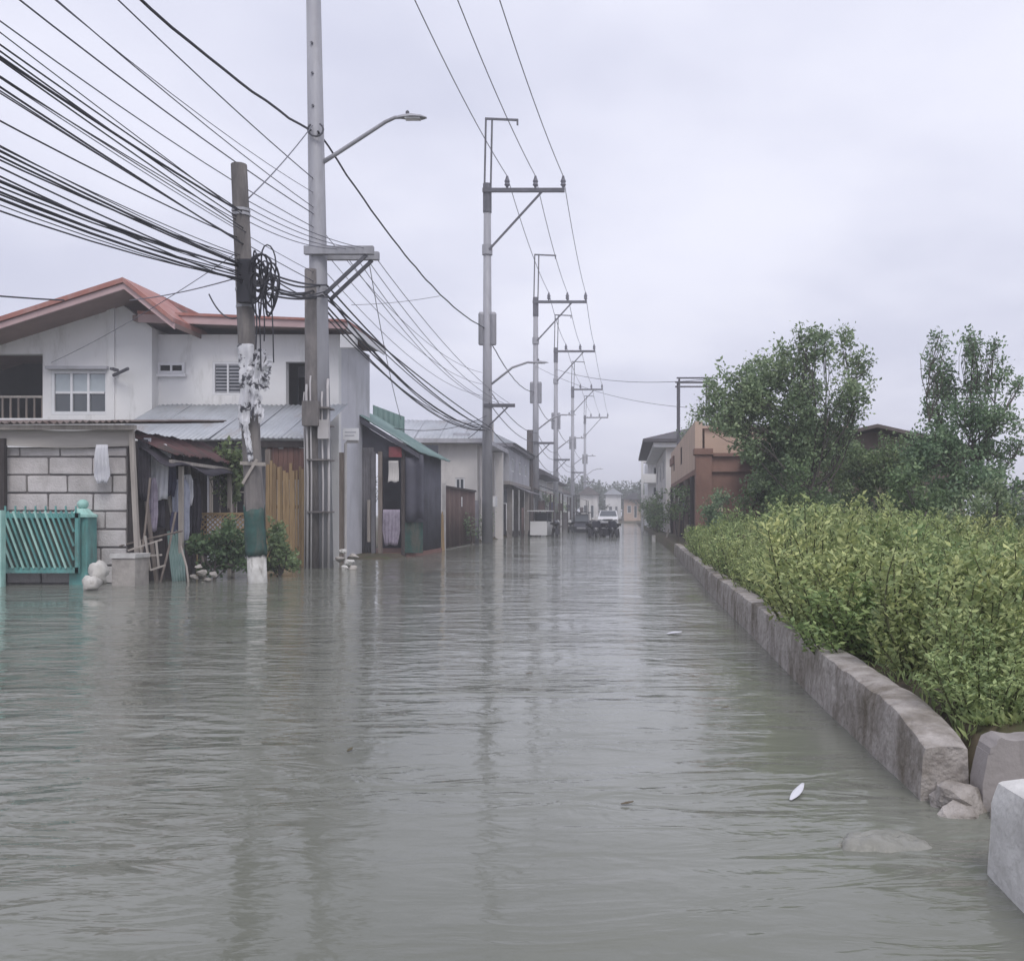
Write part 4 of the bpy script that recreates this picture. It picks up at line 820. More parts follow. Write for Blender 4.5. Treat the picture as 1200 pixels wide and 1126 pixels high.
slabroof(h2, -8.9, -5.0, 35.5, 42, az(520, 36) + .002, 0.16, 'grey_wall'); MB().bb(-5.35, -5.05, 36.3, 36.6, -.1, az(521, 36)).build('column', M['cream_wall'], h2); MB().bb(-5.35, -5.05, 40.3, 40.6, -.1, az(521, 36)).build('column', M['cream_wall'], h2)
MB().bb(-6.5, -5.9, 37, 37.6, az(520, 36) + .17, az(508, 36) + .1).build('roof_tank', M['grey_wall'], h2)
MB().bb(-5.44, -4.9, 36.9, 37.5, 1.3, 1.7).build('aircon', M['frame_white'], h2)
# grey upper storey over dark shops
h3 = thing('shop_house', 'grey shop house with overhanging upper storey and dark open shops', 'shop house', (-6, 46, -.1))
up = MB().wall((-5.2, 42.3, 0), V, 9.2, 2.45, 3.9, 0.18, [(1.0, 2.0, 2.9, 3.5), (4.0, 5.0, 2.9, 3.5), (6.6, 7.6, 2.9, 3.5)]).build('upper_wall', M['grey_wall'], h3)
for a in (1.0, 4.0, 6.6): window(h3, (-5.2, 42.3, 0), V, a, a + 1, 2.9, 3.5, 2, 1, th=0.18, gm='glass')
MB().bb(-8.2, -5.0, 42.1, 42.29, 2.45, 3.9).build('upper_end_wall', M['grey_wall'], h3); MB().bb(-8.3, -4.8, 41.9, 51.8, 3.902, 4.05).build('roof', M['grey_sheet'], h3)
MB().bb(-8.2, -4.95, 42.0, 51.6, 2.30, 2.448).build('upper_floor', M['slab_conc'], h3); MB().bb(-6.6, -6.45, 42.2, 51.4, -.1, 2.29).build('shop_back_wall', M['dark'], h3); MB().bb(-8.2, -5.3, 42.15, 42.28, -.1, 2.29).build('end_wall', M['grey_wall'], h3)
for y in (43.6, 46.2, 48.8, 51.3): piece('column', M['slab_conc'], h3, (-5.15, y, 1.1), (0.22, 0.22, 2.38))
for y, mk in ((44.8, 'dark_sheet'), (47.4, 'cream_wall'), (50.1, 'brown_sheet')): MB().bb(-5.6, -5.55, y - .8, y + .8, 0, 1.5).build('shutter', M[mk], h3)
roof_sheets(h3, (-5.0, 43.2, 2.28), (-5.0, 49, 2.28), (-4.15, 49, 1.95), (-4.15, 43.2, 1.95), 4, 'grey_sheet', name='awning_sheet')
h4 = simple_house('dark_roof_house', 'white walled house with broad dark roof along the left of the road', -9, -5.3, 56, 66, 3.2, 'white_wall', [(1.5, 2.4, 1.6, 2.5)], [(1, 2.4, 0.9, 2.1), (4, 5.4, 0.9, 2.1), (7.2, 8.6, 0.9, 2.1)])
m = MB(); m.prism([(-9.5, 3.25), (-4.5, 3.25), (-4.5, 3.45), (-6.5, 4.35), (-9.5, 4.4)], 55.3, 66.7); m.build('roof', M['dark_roof'], h4)
h5 = simple_house('far_house', 'far pale house with grey roof before the far poles', -10, -5.4, 74, 84, 3.4, 'cream_wall', [(1.5, 2.6, 1.6, 2.5), (3.3, 4.1, 1.6, 2.5)], [(1.2, 2.6, 1, 2.2), (5, 6.4, 1, 2.2)])
m = MB(); m.prism([(-10.5, 3.42), (-4.8, 3.42), (-7.6, 4.7)], 73.3, 84.7); m.build('roof', M['grey_sheet'], h5)
h6 = simple_house('far_house', 'farthest low white house at the end of the left row', -11, -5.6, 96, 106, 3.0, 'white_wall', [(1.5, 2.6, 1.6, 2.4), (3.3, 4.4, 1.6, 2.4)], [(1.2, 2.6, 1, 2.2), (5, 6.4, 1, 2.2)])
m = MB(); m.prism([(-11.5, 3.02), (-5.0, 3.02), (-8.2, 4.4)], 95.3, 106.7); m.build('roof', M['brown_roof'], h6)
for px, Y, lab in ((562, 35.2, 'thin leafy plant at the foot of the second steel pole'), (537, 31.5, 'green weeds in front of the brown sheet gate'), (648, 62, 'green garden tree in front of the dark roofed house'), (658, 70, 'green garden tree between the far houses on the left')):
    hb = 0.9 if Y < 40 else 2.2
    base = Vector((max(ax(px, Y), -5.0) if Y < 40 else -4.9, Y, 0.0)); tree('leafy_bush' if Y < 40 else 'garden_tree', lab, base, base + Vector((0, 0, hb * .6)), [(base + Vector((random.uniform(-.3, .3) * hb * .6, random.uniform(-.3, .3), hb * f_)), 0.28 * hb) for f_ in (.4, .6, .8, .95)], 0.09, M['leaf_tree'], cat='plant' if Y < 40 else 'tree', density=900, r0=0.03)

roof_sheets(h2, (-8.9, 38.9, az(520, 36) + 1.15), (-5.2, 38.9, az(520, 36) + 1.15), (-5.2, 36.6, az(520, 36) + .2), (-8.9, 36.6, az(520, 36) + .2), 4, 'galv'); MB().prism([(-8.8, az(520, 36) + .2), (-5.25, az(520, 36) + .2), (-5.25, az(520, 36) + 1.1), (-8.8, az(520, 36) + 1.1)], 38.95, 39.1).build('upper_wall', M['cream_wall'], h2)
rr5 = MB(); rr5.add([(-8.4, 41.9, 4.06), (-4.7, 41.9, 4.06), (-4.7, 51.9, 4.06), (-8.4, 51.9, 4.06), (-6.6, 41.9, 4.95), (-6.6, 51.9, 4.95)], [(0, 1, 4), (1, 2, 5, 4), (2, 3, 5), (3, 0, 4, 5), (0, 3, 2, 1)]); rr5.build('pitched_roof', M['galv'], h3)
for i, (y, x, hgt_, wid, mk, lab) in enumerate(((34.3, -5.2, 1.5, 1.0, 'grey_sheet', 'grey sheet fence panel behind the second steel pole'), (43.0, -4.5, 1.3, .9, 'brown_sheet', 'brown board leaning before the dark shops'), (52.6, -4.9, 1.9, 1.6, 'galv', 'galvanised fence panel beyond the shop house'), (54.4, -4.9, 1.7, 1.6, 'cream_wall', 'pale fence panel before the dark roofed house'), (68.2, -5.0, 1.8, 2.4, 'white_wall', 'white fence panel beyond the dark roofed house'), (71.5, -5.0, 1.6, 2.4, 'rust_sheet', 'rusty fence panel between far houses'), (87, -5.0, 1.9, 4.5, 'white_wall', 'white far fence panel along the left road edge'), (93, -5.0, 1.7, 4.0, 'grey_wall', 'grey far fence panel along the left road edge'))):
    m = MB(); m.corr((x, y - wid / 2, -.3), (x, y + wid / 2, -.3), (x, y + wid / 2, hgt_), (x, y - wid / 2, hgt_), 8, .015, .006); tag(m.build('fence_panel', M[mk], smooth=True), lab, 'fence panel')
for i, (x0_, x1_, y0_, y1_, z1_, wm_, rm_, lab) in enumerate(((-5.2, -3.2, 112, 119, 3.3, 'cream_wall', 'brown_roof', 'small cream house jutting out at the far bend'), (-2.6, -.6, 128, 134, 3.6, 'white_wall', 'galv', 'small white house closing the far end of the road'), (-.2, 2.4, 118, 126, 2.8, 'tan_wall', 'dark_roof', 'small tan house with dark roof at the far bend'))):
    hh = thing('bend_house', lab, 'house', ((x0_ + x1_) / 2, y0_, .3)); MB().wall((x0_, y0_ + .2, 0), FACE, x1_ - x0_, .2, z1_, .2, [(.4, .9, 1.2, 2.1), (1.2, 1.6, .6, 2.1)]).build('wall', M[wm_], hh); MB().bb(x0_ + .01, x1_ - .01, y0_ + .4, y1_, .2, z1_ - .01).build('body', M[wm_], hh); MB().prism([(x0_ - .3, z1_ + .002), (x1_ + .3, z1_ + .002), ((x0_ + x1_) / 2, z1_ + .9)], y0_ - .4, y1_ + .4).build('roof', M[rm_], hh)
    for hl in ((.4, .9, 1.2, 2.1), (1.2, 1.6, .6, 2.1)): window(hh, (x0_, y0_ + .2, 0), FACE, *hl, 1, 1)
for i, (y, x, z_, wd2, mk, lab) in enumerate(((53.5, -4.3, 2.1, 2.6, 'rust_sheet', 'rusty awning on poles beyond the shop house'), (59.5, -4.2, 2.3, 3.0, 'dark_sheet', 'dark awning on poles before the dark roofed house'), (66.0, -4.1, 2.2, 3.0, 'galv', 'galvanised awning on poles past the dark roofed house'), (76, -4.2, 2.4, 4, 'dark_sheet', 'dark far awning before the far pale house'), (100, -4.2, 2.4, 5, 'rust_sheet', 'rusty far awning before the farthest house'))):
    aw = thing('street_awning', lab, 'awning', (x - .4, y, -.2)); roof_sheets(aw, (x - 1.0, y - wd2 / 2, z_ + .45), (x - 1.0, y + wd2 / 2, z_ + .45), (x + .35, y + wd2 / 2, z_), (x + .35, y - wd2 / 2, z_), 3, mk)
    for yy in (y - wd2 / 2 + .1, y + wd2 / 2 - .1): piece('awning_post', M['dark_wood'], aw, (x + .3, yy, z_ / 2 - .2), (.09, .09, z_ + .38))
    MB().bb(x - .5, x - .42, y - wd2 / 2, y + wd2 / 2, -.3, 1.2).build('counter', M['dark_wood'], aw); MB().bb(x - .38, x - .1, y - wd2 * .3, y + wd2 * .1, 1.25, 1.75).build('hanging_goods', M['cloth_navy' if i % 2 else 'brown_sheet'], aw)
# ------------------------------------------------------------------ right side houses
r1 = thing('terracotta_house', 'terracotta and tan house with ledged wall behind the shrubs', 'house', (4, 33, 0)); Yr = 26
tx = lambda px: ax(px, Yr); tz = lambda py: az(py, Yr)
MB().bb(tx(834), tx(930), Yr, Yr + .25, 0, tz(535)).build('wall', M['terracotta'], r1)
MB().bb(tx(815), tx(833.7), Yr - .12, Yr + .3, 0, tz(533)).build('pillar', M['terracotta'], r1); MB().bb(tx(813), tx(835), Yr - .18, Yr + .36, tz(533) + .002, tz(526)).build('pillar_cap', M['terracotta'], r1)
MB().bb(tx(835.2), tx(932), Yr - .10, Yr + .3, tz(535) + .002, tz(531)).build('ledge', M['terracotta'], r1); MB().bb(tx(834), tx(930), Yr - .09, Yr - .002, tz(553), tz(549)).build('ledge', M['terracotta'], r1)
MB().bb(tx(834), tx(847), Yr - .05, Yr - .02, tz(599), tz(582)).build('sign_panel', M['yellow_sign'], r1); MB().bb(tx(836.5), tx(844.5), Yr - .054, Yr - .051, tz(594), tz(587)).build('sign_print', M['tan_wall'], r1)
MB().wall((2.35, 29.3, 0), FACE, 4.2, 2.2, az(502, 29), .2, [(1.2, 1.9, 2.6, 3.2)]).build('upper_wall', M['tan_wall'], r1); window(r1, (2.35, 29.3, 0), FACE, 1.2, 1.9, 2.6, 3.2, 2, 1, fm='dark_wood')
MB().bb(2.25, 6.7, 29.0, 41, az(502, 29) + .002, az(499, 29)).build('roof', M['tan_wall'], r1)
MB().wall((2.1, 41, 0), -V, 14.2, 2.25, 3.55, .2, [(2, 3, 2.7, 3.3), (7, 8, 2.7, 3.3)]).build('side_upper_wall', M['tan_wall'], r1)
for a in (2, 7): window(r1, (2.1, 41, 0), -V, a, a + 1, 2.7, 3.3, 2, 1, fm='dark_wood')
MB().bb(1.9, 6, 26.8, 41, 2.10, 2.248).build('floor_slab', M['terracotta'], r1); MB().bb(2.5, 2.6, 26.9, 41, 0, 2.09).build('ground_floor_wall', M['brown_wall'], r1)
MB().prism([(1.85, 3.0), (2.35, 3.0), (2.35, 3.58), (1.85, 3.3)], 38.5, 41.2).build('parapet', M['terracotta'], r1)
for y, mk in ((28.2, 'dark_wood'), (31, 'old_wood'), (34, 'dark_wood'), (37, 'old_wood'), (40.5, 'dark_wood')): piece('post', M[mk], r1, (1.92, y, 1.04), (0.12, 0.12, 2.1))
for i in range(9): MB().bb(1.96, 2.0, 28.4 + i * 1.35, 28.4 + i * 1.35 + random.uniform(.7, 1.2), 0, random.uniform(.8, 1.5)).build('screen_board', M[random.choice(['dark_sheet', 'brown_sheet', 'dark_wood', 'grey_sheet'])], r1)
rfr = thing('pipe_frame', 'thin steel pipe frame standing on the tan house roof', 'frame', (2.7, 38, az(499, 29)))
fx0, fx1, fz = ax(796, 38), ax(831, 38), az(443, 38); zb0 = az(499, 29) + .001
for xx, yy in ((fx0, 38), (fx1, 38), (fx0, 39.2), (fx1, 39.2)): MB().tube([(xx, yy, zb0), (xx, yy, fz)], 0.04, 6).build('upright', M['dark_steel'], rfr)
for z in (fz, fz - .18):
    MB().beam((fx0 - .1, 38, z), (fx1 + .1, 38, z), .06, .06).build('crossbar', M['dark_steel'], rfr); MB().beam((fx0 - .1, 39.2, z), (fx1 + .1, 39.2, z), .06, .06).build('crossbar', M['dark_steel'], rfr)
for xx in (fx0, fx1): MB().beam((xx, 38.04, fz - .07), (xx, 39.16, fz - .07), .05, .05).build('side_bar', M['dark_steel'], rfr)
base = Vector((2.55, 36, zb0)); tree('roof_plant', 'dark potted plant on the tan house roof below the pipe frame', base, base + Vector((0, 0, .4)), [(base + Vector((a, b, c)), .36) for a, b, c in ((-.3, 0, .4), (.1, .2, .6), (.4, 0, .4), (0, 0, .9), (.7, .1, .55))], 0.1, M['leaf_tree'], cat='plant', density=900, r0=.03)
for i, (y, zz_) in enumerate(((29.5, 1.75), (32.5, 1.6), (35.5, 1.8), (38.8, 1.6))):
    b_ = Vector((1.85, y, zz_ - .5)); tree('hanging_plant', 'leafy green plant climbing the posts under the tan side wall', Vector((1.88, y, 0)), b_ + Vector((0, 0, .3)), [(b_ + Vector((random.uniform(-.1, .1), d_, random.uniform(-.2, .5))), .3) for d_ in (-.7, -.2, .3, .8)], 0.1, M['leaf_dark'], cat='plant', density=700, r0=.025, group='plants along the tan side wall')
r2 = simple_house('hip_roof_house', 'house with wide dark eaves behind the tan side wall', 1.75, 6, 42.5, 56, 3.9, 'cream_wall', (), [(1.5, 3, 2.6, 3.5), (6, 7.5, 2.6, 3.5), (10, 11.5, 2.6, 3.5)])
m = MB(); m.add([(0.75, 42.0, 4.25), (7, 42.0, 4.25), (7, 57, 4.25), (0.75, 57, 4.25), (3.6, 46, 5.2), (3.6, 53, 5.2), (0.75, 42.0, 4.12), (7, 42.0, 4.12), (7, 57, 4.12), (0.75, 57, 4.12)], [(0, 1, 4), (1, 2, 5, 4), (2, 3, 5), (3, 0, 4, 5), (6, 9, 8, 7), (0, 6, 7, 1), (1, 7, 8, 2), (2, 8, 9, 3), (3, 9, 6, 0)]); m.build('roof', M['dark_roof'], r2)
MB().bb(1.2, 6, 42.2, 56.6, 3.905, 4.10).build('eave_soffit', M['frame_white'], r2)
r3 = simple_house('balcony_house', 'narrow white three storey house with stacked balconies', 1.35, 5, 59.5, 70, az(537, 59.5), 'white_wall', [(.3, 1.1, .9, 1.6), (.3, 1.1, 2.0, 2.7), (.3, 1.1, 3.2, 3.9)], [(2, 3, 1.9, 2.7), (6, 7, 1.9, 2.7), (2, 3, 3.2, 3.9), (6, 7, 3.2, 3.9)], z0=-.2, cols=1)
for z in (1.75, 3.0, 4.2):
    MB().bb(.95, 3.4, 58.4, 59.49, z - .1, z).build('balcony_slab', M['white_wall'], r3); MB().bb(.95, 3.4, 58.4, 58.48, z + .001, z + (.42 if z < 4 else .12)).build('balcony_front', M['white_wall'], r3); MB().bb(.95, 1.03, 58.481, 59.49, z + .001, z + (.42 if z < 4 else .12)).build('balcony_side', M['white_wall'], r3)
for x in (1.0, 2.6): piece('balcony_column', M['white_wall'], r3, (x, 58.46, 2.0), (.14, .14, 4.2))
r4 = simple_house('far_house', 'far pale house beyond the balcony house on the right', 2.2, 9, 84, 98, 3.2, 'cream_wall', [(1, 2, 1.5, 2.4)], [(3, 4.5, 1.2, 2.2)])
m = MB(); m.prism([(1.6, 3.22), (9.6, 3.22), (5.5, 4.6)], 83.4, 98.6); m.build('roof', M['grey_sheet'], r4)
GR = 'plants along the houses on the right'
for i, (y, hb) in enumerate(((43, 1.5), (45.5, 1.9), (48.5, 1.6), (52, 2.0), (56, 1.7), (74, 2.6), (79, 3.0))):
    b_ = Vector((1.45 + .1 * (i % 2), y, 0)); tree('roadside_bush', 'dark bush growing under the wide eaves of the hip roofed house' if i < 5 else 'dark bush beyond the white balcony house', b_, b_ + Vector((0, 0, hb * .5)), [(b_ + Vector((random.uniform(-.25, .2), random.uniform(-.8, .8), hb * f_)), .42) for f_ in (.25, .45, .6, .75, .95)], .11, M['leaf_dark'], cat='bush', density=700, r0=.03, group=GR)
# bamboo props and a white pail post along the right road edge
for i, (a, b, w_, mk, lab) in enumerate((((775, 646), (784, 620), .05, 'pale_wood', 'pale pole leaning at the right road edge'), ((766, 641), (766, 627), .13, 'paint_white', 'short white painted post at the right road edge'), ((793, 648), (797, 600), .05, 'old_wood', 'weathered stake beside the leaning pale pole'), ((803, 650), (806, 615), .06, 'pale_wood', 'pale stake before the terracotta pillar'))):
    Y = (33, 36, 29, 27)[i]; p = at(*a, Y); p.z = -.35; o = MB().beam(p, at(*b, Y), w_, w_).build('road_post' if i == 1 else 'wooden_stake', M[mk]); tag(o, lab, 'post')
m = MB(); m.bb(1.32, 1.40, 24.7, 41, -.4, .12); tag(m.build('kerb_wall', M['old_conc']), 'low kerb wall running past the terracotta house', 'wall')
# brown gabled house hidden by the trees
r5 = thing('gabled_house', 'brown house with low gabled roof half hidden by the trees', 'house', (ax(1000, 23), 25, .1)); Y = 23
ux = lambda px: ax(px, Y); uz = lambda py: az(py, Y)
MB().wall((ux(915), Y + .2, 0), FACE, ux(1130) - ux(915), .1, uz(528), .2, [(.45, .8, 1.9, 2.3), (.9, 2.0, .12, 1.5)]).build('wall', M['brown_wall'], r5); window(r5, (ux(915), Y + .2, 0), FACE, .45, .8, 1.9, 2.3, 1, 2)
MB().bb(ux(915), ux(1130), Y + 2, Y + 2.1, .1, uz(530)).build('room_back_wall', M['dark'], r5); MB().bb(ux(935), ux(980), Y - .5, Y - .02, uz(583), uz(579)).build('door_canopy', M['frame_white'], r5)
MB().prism([(ux(915), uz(528) + .001), (ux(1130), uz(528) + .001), (ux(1022), uz(506))], Y + .02, Y + .2).build('gable', M['brown_wall'], r5)
MB().prism([(ux(885), uz(534)), (ux(1022), uz(503)), (ux(1022), uz(499)), (ux(885), uz(530))], Y - .5, Y + 5).build('roof', M['brown_roof'], r5); MB().prism([(ux(1022), uz(503)), (ux(1160), uz(534)), (ux(1160), uz(530)), (ux(1022), uz(499))], Y - .5, Y + 5).build('roof', M['brown_roof'], r5)

# ------------------------------------------------------------------ poles
def insulator(parent, p, mk='cable_grey', s=1.0):
    MB().lathe(p, [(0.02 * s, 0), (0.05 * s, 0.06 * s), (0.085 * s, 0.09 * s), (0.06 * s, 0.16 * s), (0.085 * s, 0.2 * s), (0.05 * s, 0.28 * s), (0.03 * s, 0.36 * s)], 8).build('insulator', M[mk], parent)
def steel_pole(name, label, group=None, lamp=True, box=True):
    t = thing(name, label, 'power pole', (0, 0, 0), group)
    H = 12.6; MB().tube([(0, 0, -0.4), (0, 0, H)], [0.20, 0.125], 12).build('shaft', M['steel_pole'], t, smooth=True)
    MB().tube([(0, 0, 10.2), (0, 0, 10.55)], 0.185, 10).build('collar', M['steel_pole'], t); MB().tube([(0, 0, H - .9), (0, 0, H + .12)], 0.155, 10).build('head_sleeve', M['dark_steel'], t)
    f = MB()
    for x in (-.10, .12): f.beam((x, 0, H), (x + .05, 0, 15.0), .06, .06)
    f.build('top_frame', M['dark_steel'], t); MB().beam((-.08, 0, 15.03), (1.1, 0, 14.98), .06, .07).build('top_arm', M['dark_steel'], t); MB().beam((1.07, 0, 14.8), (1.07, 0, 14.94), .06, .06).build('arm_hook', M['dark_steel'], t)
    MB().beam((-.15, -.14, 12.45), (2.75, -.14, 12.45), .10, .14).build('crossarm', M['dark_steel'], t); MB().beam((0.08, -.14, 10.35), (1.95, -.14, 12.40), .05, .07).build('brace', M['dark_steel'], t)
    for x in (0.72, 1.72, 2.70): insulator(t, (x, -.14, 12.52), s=1.2)
    MB().beam((-.1, -.16, 4.85), (1.0, -.16, 4.85), .08, .12).build('cable_arm', M['dark_steel'], t); MB().beam((0.05, -.16, 4.1), (.75, -.16, 4.8), .04, .05).build('cable_brace', M['dark_steel'], t)
    if box:
        MB().lathe((-.20, -.05, 7.0), [(.09, 0), (.11, .03), (.11, 1.05), (.12, 1.08), (.08, 1.16)], 12).build('canister', M['steel_pole'], t, smooth=True); MB().lathe((.22, -.05, 7.0), [(.09, 0), (.11, .03), (.11, 1.05), (.12, 1.08), (.08, 1.16)], 12).build('canister', M['steel_pole'], t, smooth=True)
        MB().beam((-.3, -.05, 7.85), (.3, -.05, 7.85), .08, .1).build('canister_bracket', M['dark_steel'], t)
    if lamp:
        MB().tube([(0.05, 0, 5.55), (.9, -.1, 6.2), (1.45, -.15, 6.38), (1.7, -.15, 6.36)], .04, 7).build('lamp_arm', M['steel_pole'], t, smooth=True); lamp_head(t, (1.7, -.15, 6.36))
    return t
def lamp_head(t, p):
    p = Vector(p); m = MB(); prof = [(-.05, .04, .04), (.06, .08, .055), (.2, .12, .06), (.38, .10, .04), (.48, .03, .015)]; vs = []
    for x, w_, h_ in prof: vs += [p + Vector((x, -w_, 0)), p + Vector((x, w_, 0)), p + Vector((x, w_ * .6, h_)), p + Vector((x, -w_ * .6, h_))]
    m.add(vs, [(4 * i + k_, 4 * i + (k_ + 1) % 4, 4 * i + 4 + (k_ + 1) % 4, 4 * i + 4 + k_) for i in range(4) for k_ in range(4)] + [(0, 3, 2, 1), (16, 17, 18, 19)])
    o = m.build('lamp_head', M['steel_pole'], t); MB().bb(p.x + .08, p.x + .36, p.y - .07, p.y + .07, p.z - .03, p.z - .002).build('lamp_glass', M['lamp_glass'], o)
    MB().lathe(p + Vector((.12, 0, .058)), [(.035, 0), (.035, .06), (.015, .08)], 8).build('photocell', M['dark_steel'], o)
sp = steel_pole('steel_pole', 'grey steel power pole standing beside the brown sheet gate'); B = Vector((-4.9, 34.8, 0)); sp.location = B
POLES = [B]
for (x, y) in ((-4.85, 53), (-4.9, 69), (-4.85, 90), (-4.8, 116)):
    o = copy_tree(sp); o.location = (x, y, 0); POLES.append(Vector((x, y, 0))); tag(o, 'distant grey steel power pole with three insulators on its crossarm', None, 'distant steel poles along the road')
# the tall pole in front: shaft, short old pole strapped to it, conduits, crossarm, street lamp
Ya = 18.5; pa = Vector((ax(379, Ya), Ya, 0)); ta = thing('tall_steel_pole', 'tall grey steel pole carrying the street lamp and bundled conduits', 'power pole', pa + Vector((0, 0, -.3)))
lean = -0.19; ptop = 15.2; PX = lambda z: pa.x + lean * z / 11
MB().tube([(PX(-.4), Ya, -.4), (PX(5), Ya, 5), (PX(ptop), Ya, ptop)], [.19, .17, .11], 12).build('shaft', M['steel_pole'], ta, smooth=True)
for py in (55, 90, 128): MB().tube([(PX(az(py, Ya)) + .0, Ya - .17, az(py, Ya)), (PX(az(py, Ya)), Ya - .1, az(py, Ya))], .025, 6).build('step_bolt', M['dark_steel'], ta)
MB().tube([(pa.x - .14, Ya - .12, -.35), (pa.x - .19, Ya - .12, az(318, Ya))], [.15, .12], 10).build('old_stub', M['conc_pole'], ta, smooth=True)
for i, (px, top, r, y_) in enumerate(((366, 462, .024, -.30), (371, 452, .016, -.33), (383, 470, .018, -.26), (389, 455, .026, -.22), (361, 470, .014, -.2))):
    z1_ = az(top, Ya); MB().tube([(ax(px, Ya), Ya + y_, -.35), (ax(px, Ya) + .01, Ya + y_, z1_ * .5), (ax(px - 1, Ya), Ya + y_, z1_), (ax(px - 2, Ya), Ya + y_ + .08, z1_ + .15)], r, 7).build('conduit', M['pipe'], ta, smooth=True)
for py in (480, 500, 540, 600): 
    z_ = az(py, Ya); MB().box((pa.x + .0, Ya - .16, z_), (.40, .40, .03)).build('strap', M['conc_pole'], ta)
MB().box((ax(372, Ya), Ya - .38, az(487, Ya)), (.30, .12, .46)).build('junction_box', M['conc_pole'], ta); MB().box((ax(386, Ya), Ya - .34, az(505, Ya)), (.2, .1, .35)).build('junction_box', M['pipe'], ta)
zA = az(297, Ya); xA = lambda px: ax(px, Ya)
MB().beam((xA(361), Ya - .2, zA), (xA(441), Ya - .2, zA), .11, .15).build('crossarm', M['steel_pole'], ta); MB().beam((xA(361), Ya + .2, zA), (xA(441), Ya + .2, zA), .11, .15).build('crossarm', M['steel_pole'], ta)
for yy in (-.2, .2): MB().beam((xA(384), Ya + yy, az(348, Ya)), (xA(433), Ya + yy, zA - .08), .05, .06).build('brace', M['dark_steel'], ta)
MB().beam((xA(366) - .1, Ya - .14, 12.9), (xA(366) + 2.8, Ya - .14, 12.9), .1, .14).build('upper_crossarm', M['dark_steel'], ta)
for dx_ in (.72, 1.72, 2.7): insulator(ta, (PX(12.9) + dx_, Ya - .14, 12.97), s=1.2)
MB().tube([at(374, 193, Ya), at(395, 180, Ya - .05), at(452, 143, Ya - .1), at(463, 138, Ya - .1), at(472, 137.5, Ya - .1)], [.045, .04, .035, .033, .033], 7).build('lamp_arm', M['steel_pole'], ta, smooth=True); lamp_head(ta, at(470, 138.5, Ya - .1))
MB().tube([at(370 + 9 * math.cos(a * .5), 152 + 8 * math.sin(a * .5), Ya - .2) for a in range(-2, 9)], .02, 5).build('cable_hook', M['dark_steel'], ta)
# concrete stub pole with painted foot
Yc = 14.4; tcn = thing('concrete_pole', 'short dark concrete pole with white painted foot and tattered banner', 'utility pole', (ax(302, Yc), Yc, -.3))
cp = lambda z: Vector((ax(302, Yc) - .045 * z, Yc, z)); zt = az(193, Yc)
MB().tube([cp(.46), cp(2), cp(4), cp(zt)], [.135, .13, .122, .112], 10).build('shaft', M['conc_pole'], tcn); MB().tube([cp(-.4), cp(.458)], [.138, .136], 12).build('painted_foot', M['paint_white'], tcn, smooth=True)
def wrap(u, v):
    a = u * 5.6 + .6; z_ = .40 + v * (.68 + .12 * noise.noise((a, 1, 0)) ) + .10 * noise.noise((a * 1.5, 4, 0)); r_ = .150 + .014 * noise.noise((a * 2, z_ * 5, 0)); return cp(z_) + Vector((math.cos(a) * r_, math.sin(a) * r_, 0))
MB().sheet(wrap, 22, 8, .006).build('green_wrap', M['teal_dark'], tcn, smooth=True)
 
for z in (az(247, Yc), az(252, Yc), 4.3, 4.05): MB().tube([cp(z - .02), cp(z + .02)], .13, 10).build('band', M['steel_pole'], tcn)
MB().beam(cp(1.75) + Vector((-.12, -.14, 0)), cp(1.95) + Vector((.26, -.16, -.22)), .03, .05).build('bracket', M['pale_wood'], tcn); MB().beam(cp(1.45) + Vector((-.1, -.14, 0)), cp(1.80) + Vector((.13, -.16, 0)), .02, .04).build('bracket', M['pale_wood'], tcn)
bn = thing('tattered_banner', 'torn white plastic banner wrapped round the concrete pole', 'banner', cp(2.2) + Vector((0, -.15, 0)))
def strip(c0, L, w0, w1, ph, fold, name='banner_strip'):
    c0 = Vector(c0); m = MB(); rr_ = random.Random(int(ph * 10)); jag = [rr_.uniform(-.5, .5) for _ in range(60)]
    def fn(u, v):
        k_ = int(v * 22); w_ = (w0 + (w1 - w0) * v) * (1 + .5 * jag[k_] * (u > .5) * min(1, v * 3) + .35 * jag[k_ + 25] * (u <= .5)); x_ = (u - .5) * w_ + .035 * math.sin(v * 4 + ph) + .03 * jag[k_] * v
        e = 1 + .18 * jag[int(u * 12) + 8]
        return c0 + Vector((x_, -.03 - fold * math.sin(u * 9 + ph + v * 3) - fold * .6 * math.sin(v * 17 + ph * 2) - .06 * (1 - (2 * u - 1) ** 2), -v * L * e))
    m.sheet(fn, 12, 22, .003); return m.build(name, M['banner'], bn)
strip(at(288, 404, Yc - .13), 1.15, .24, .14, .3, .02); strip(at(303, 410, Yc - .11), 1.0, .14, .20, 2.1, .03); strip(at(291, 478, Yc - .15), .75, .16, .05, 4.2, .025); strip(at(311, 418, Yc - .05), .5, .12, .2, 1.4, .03)
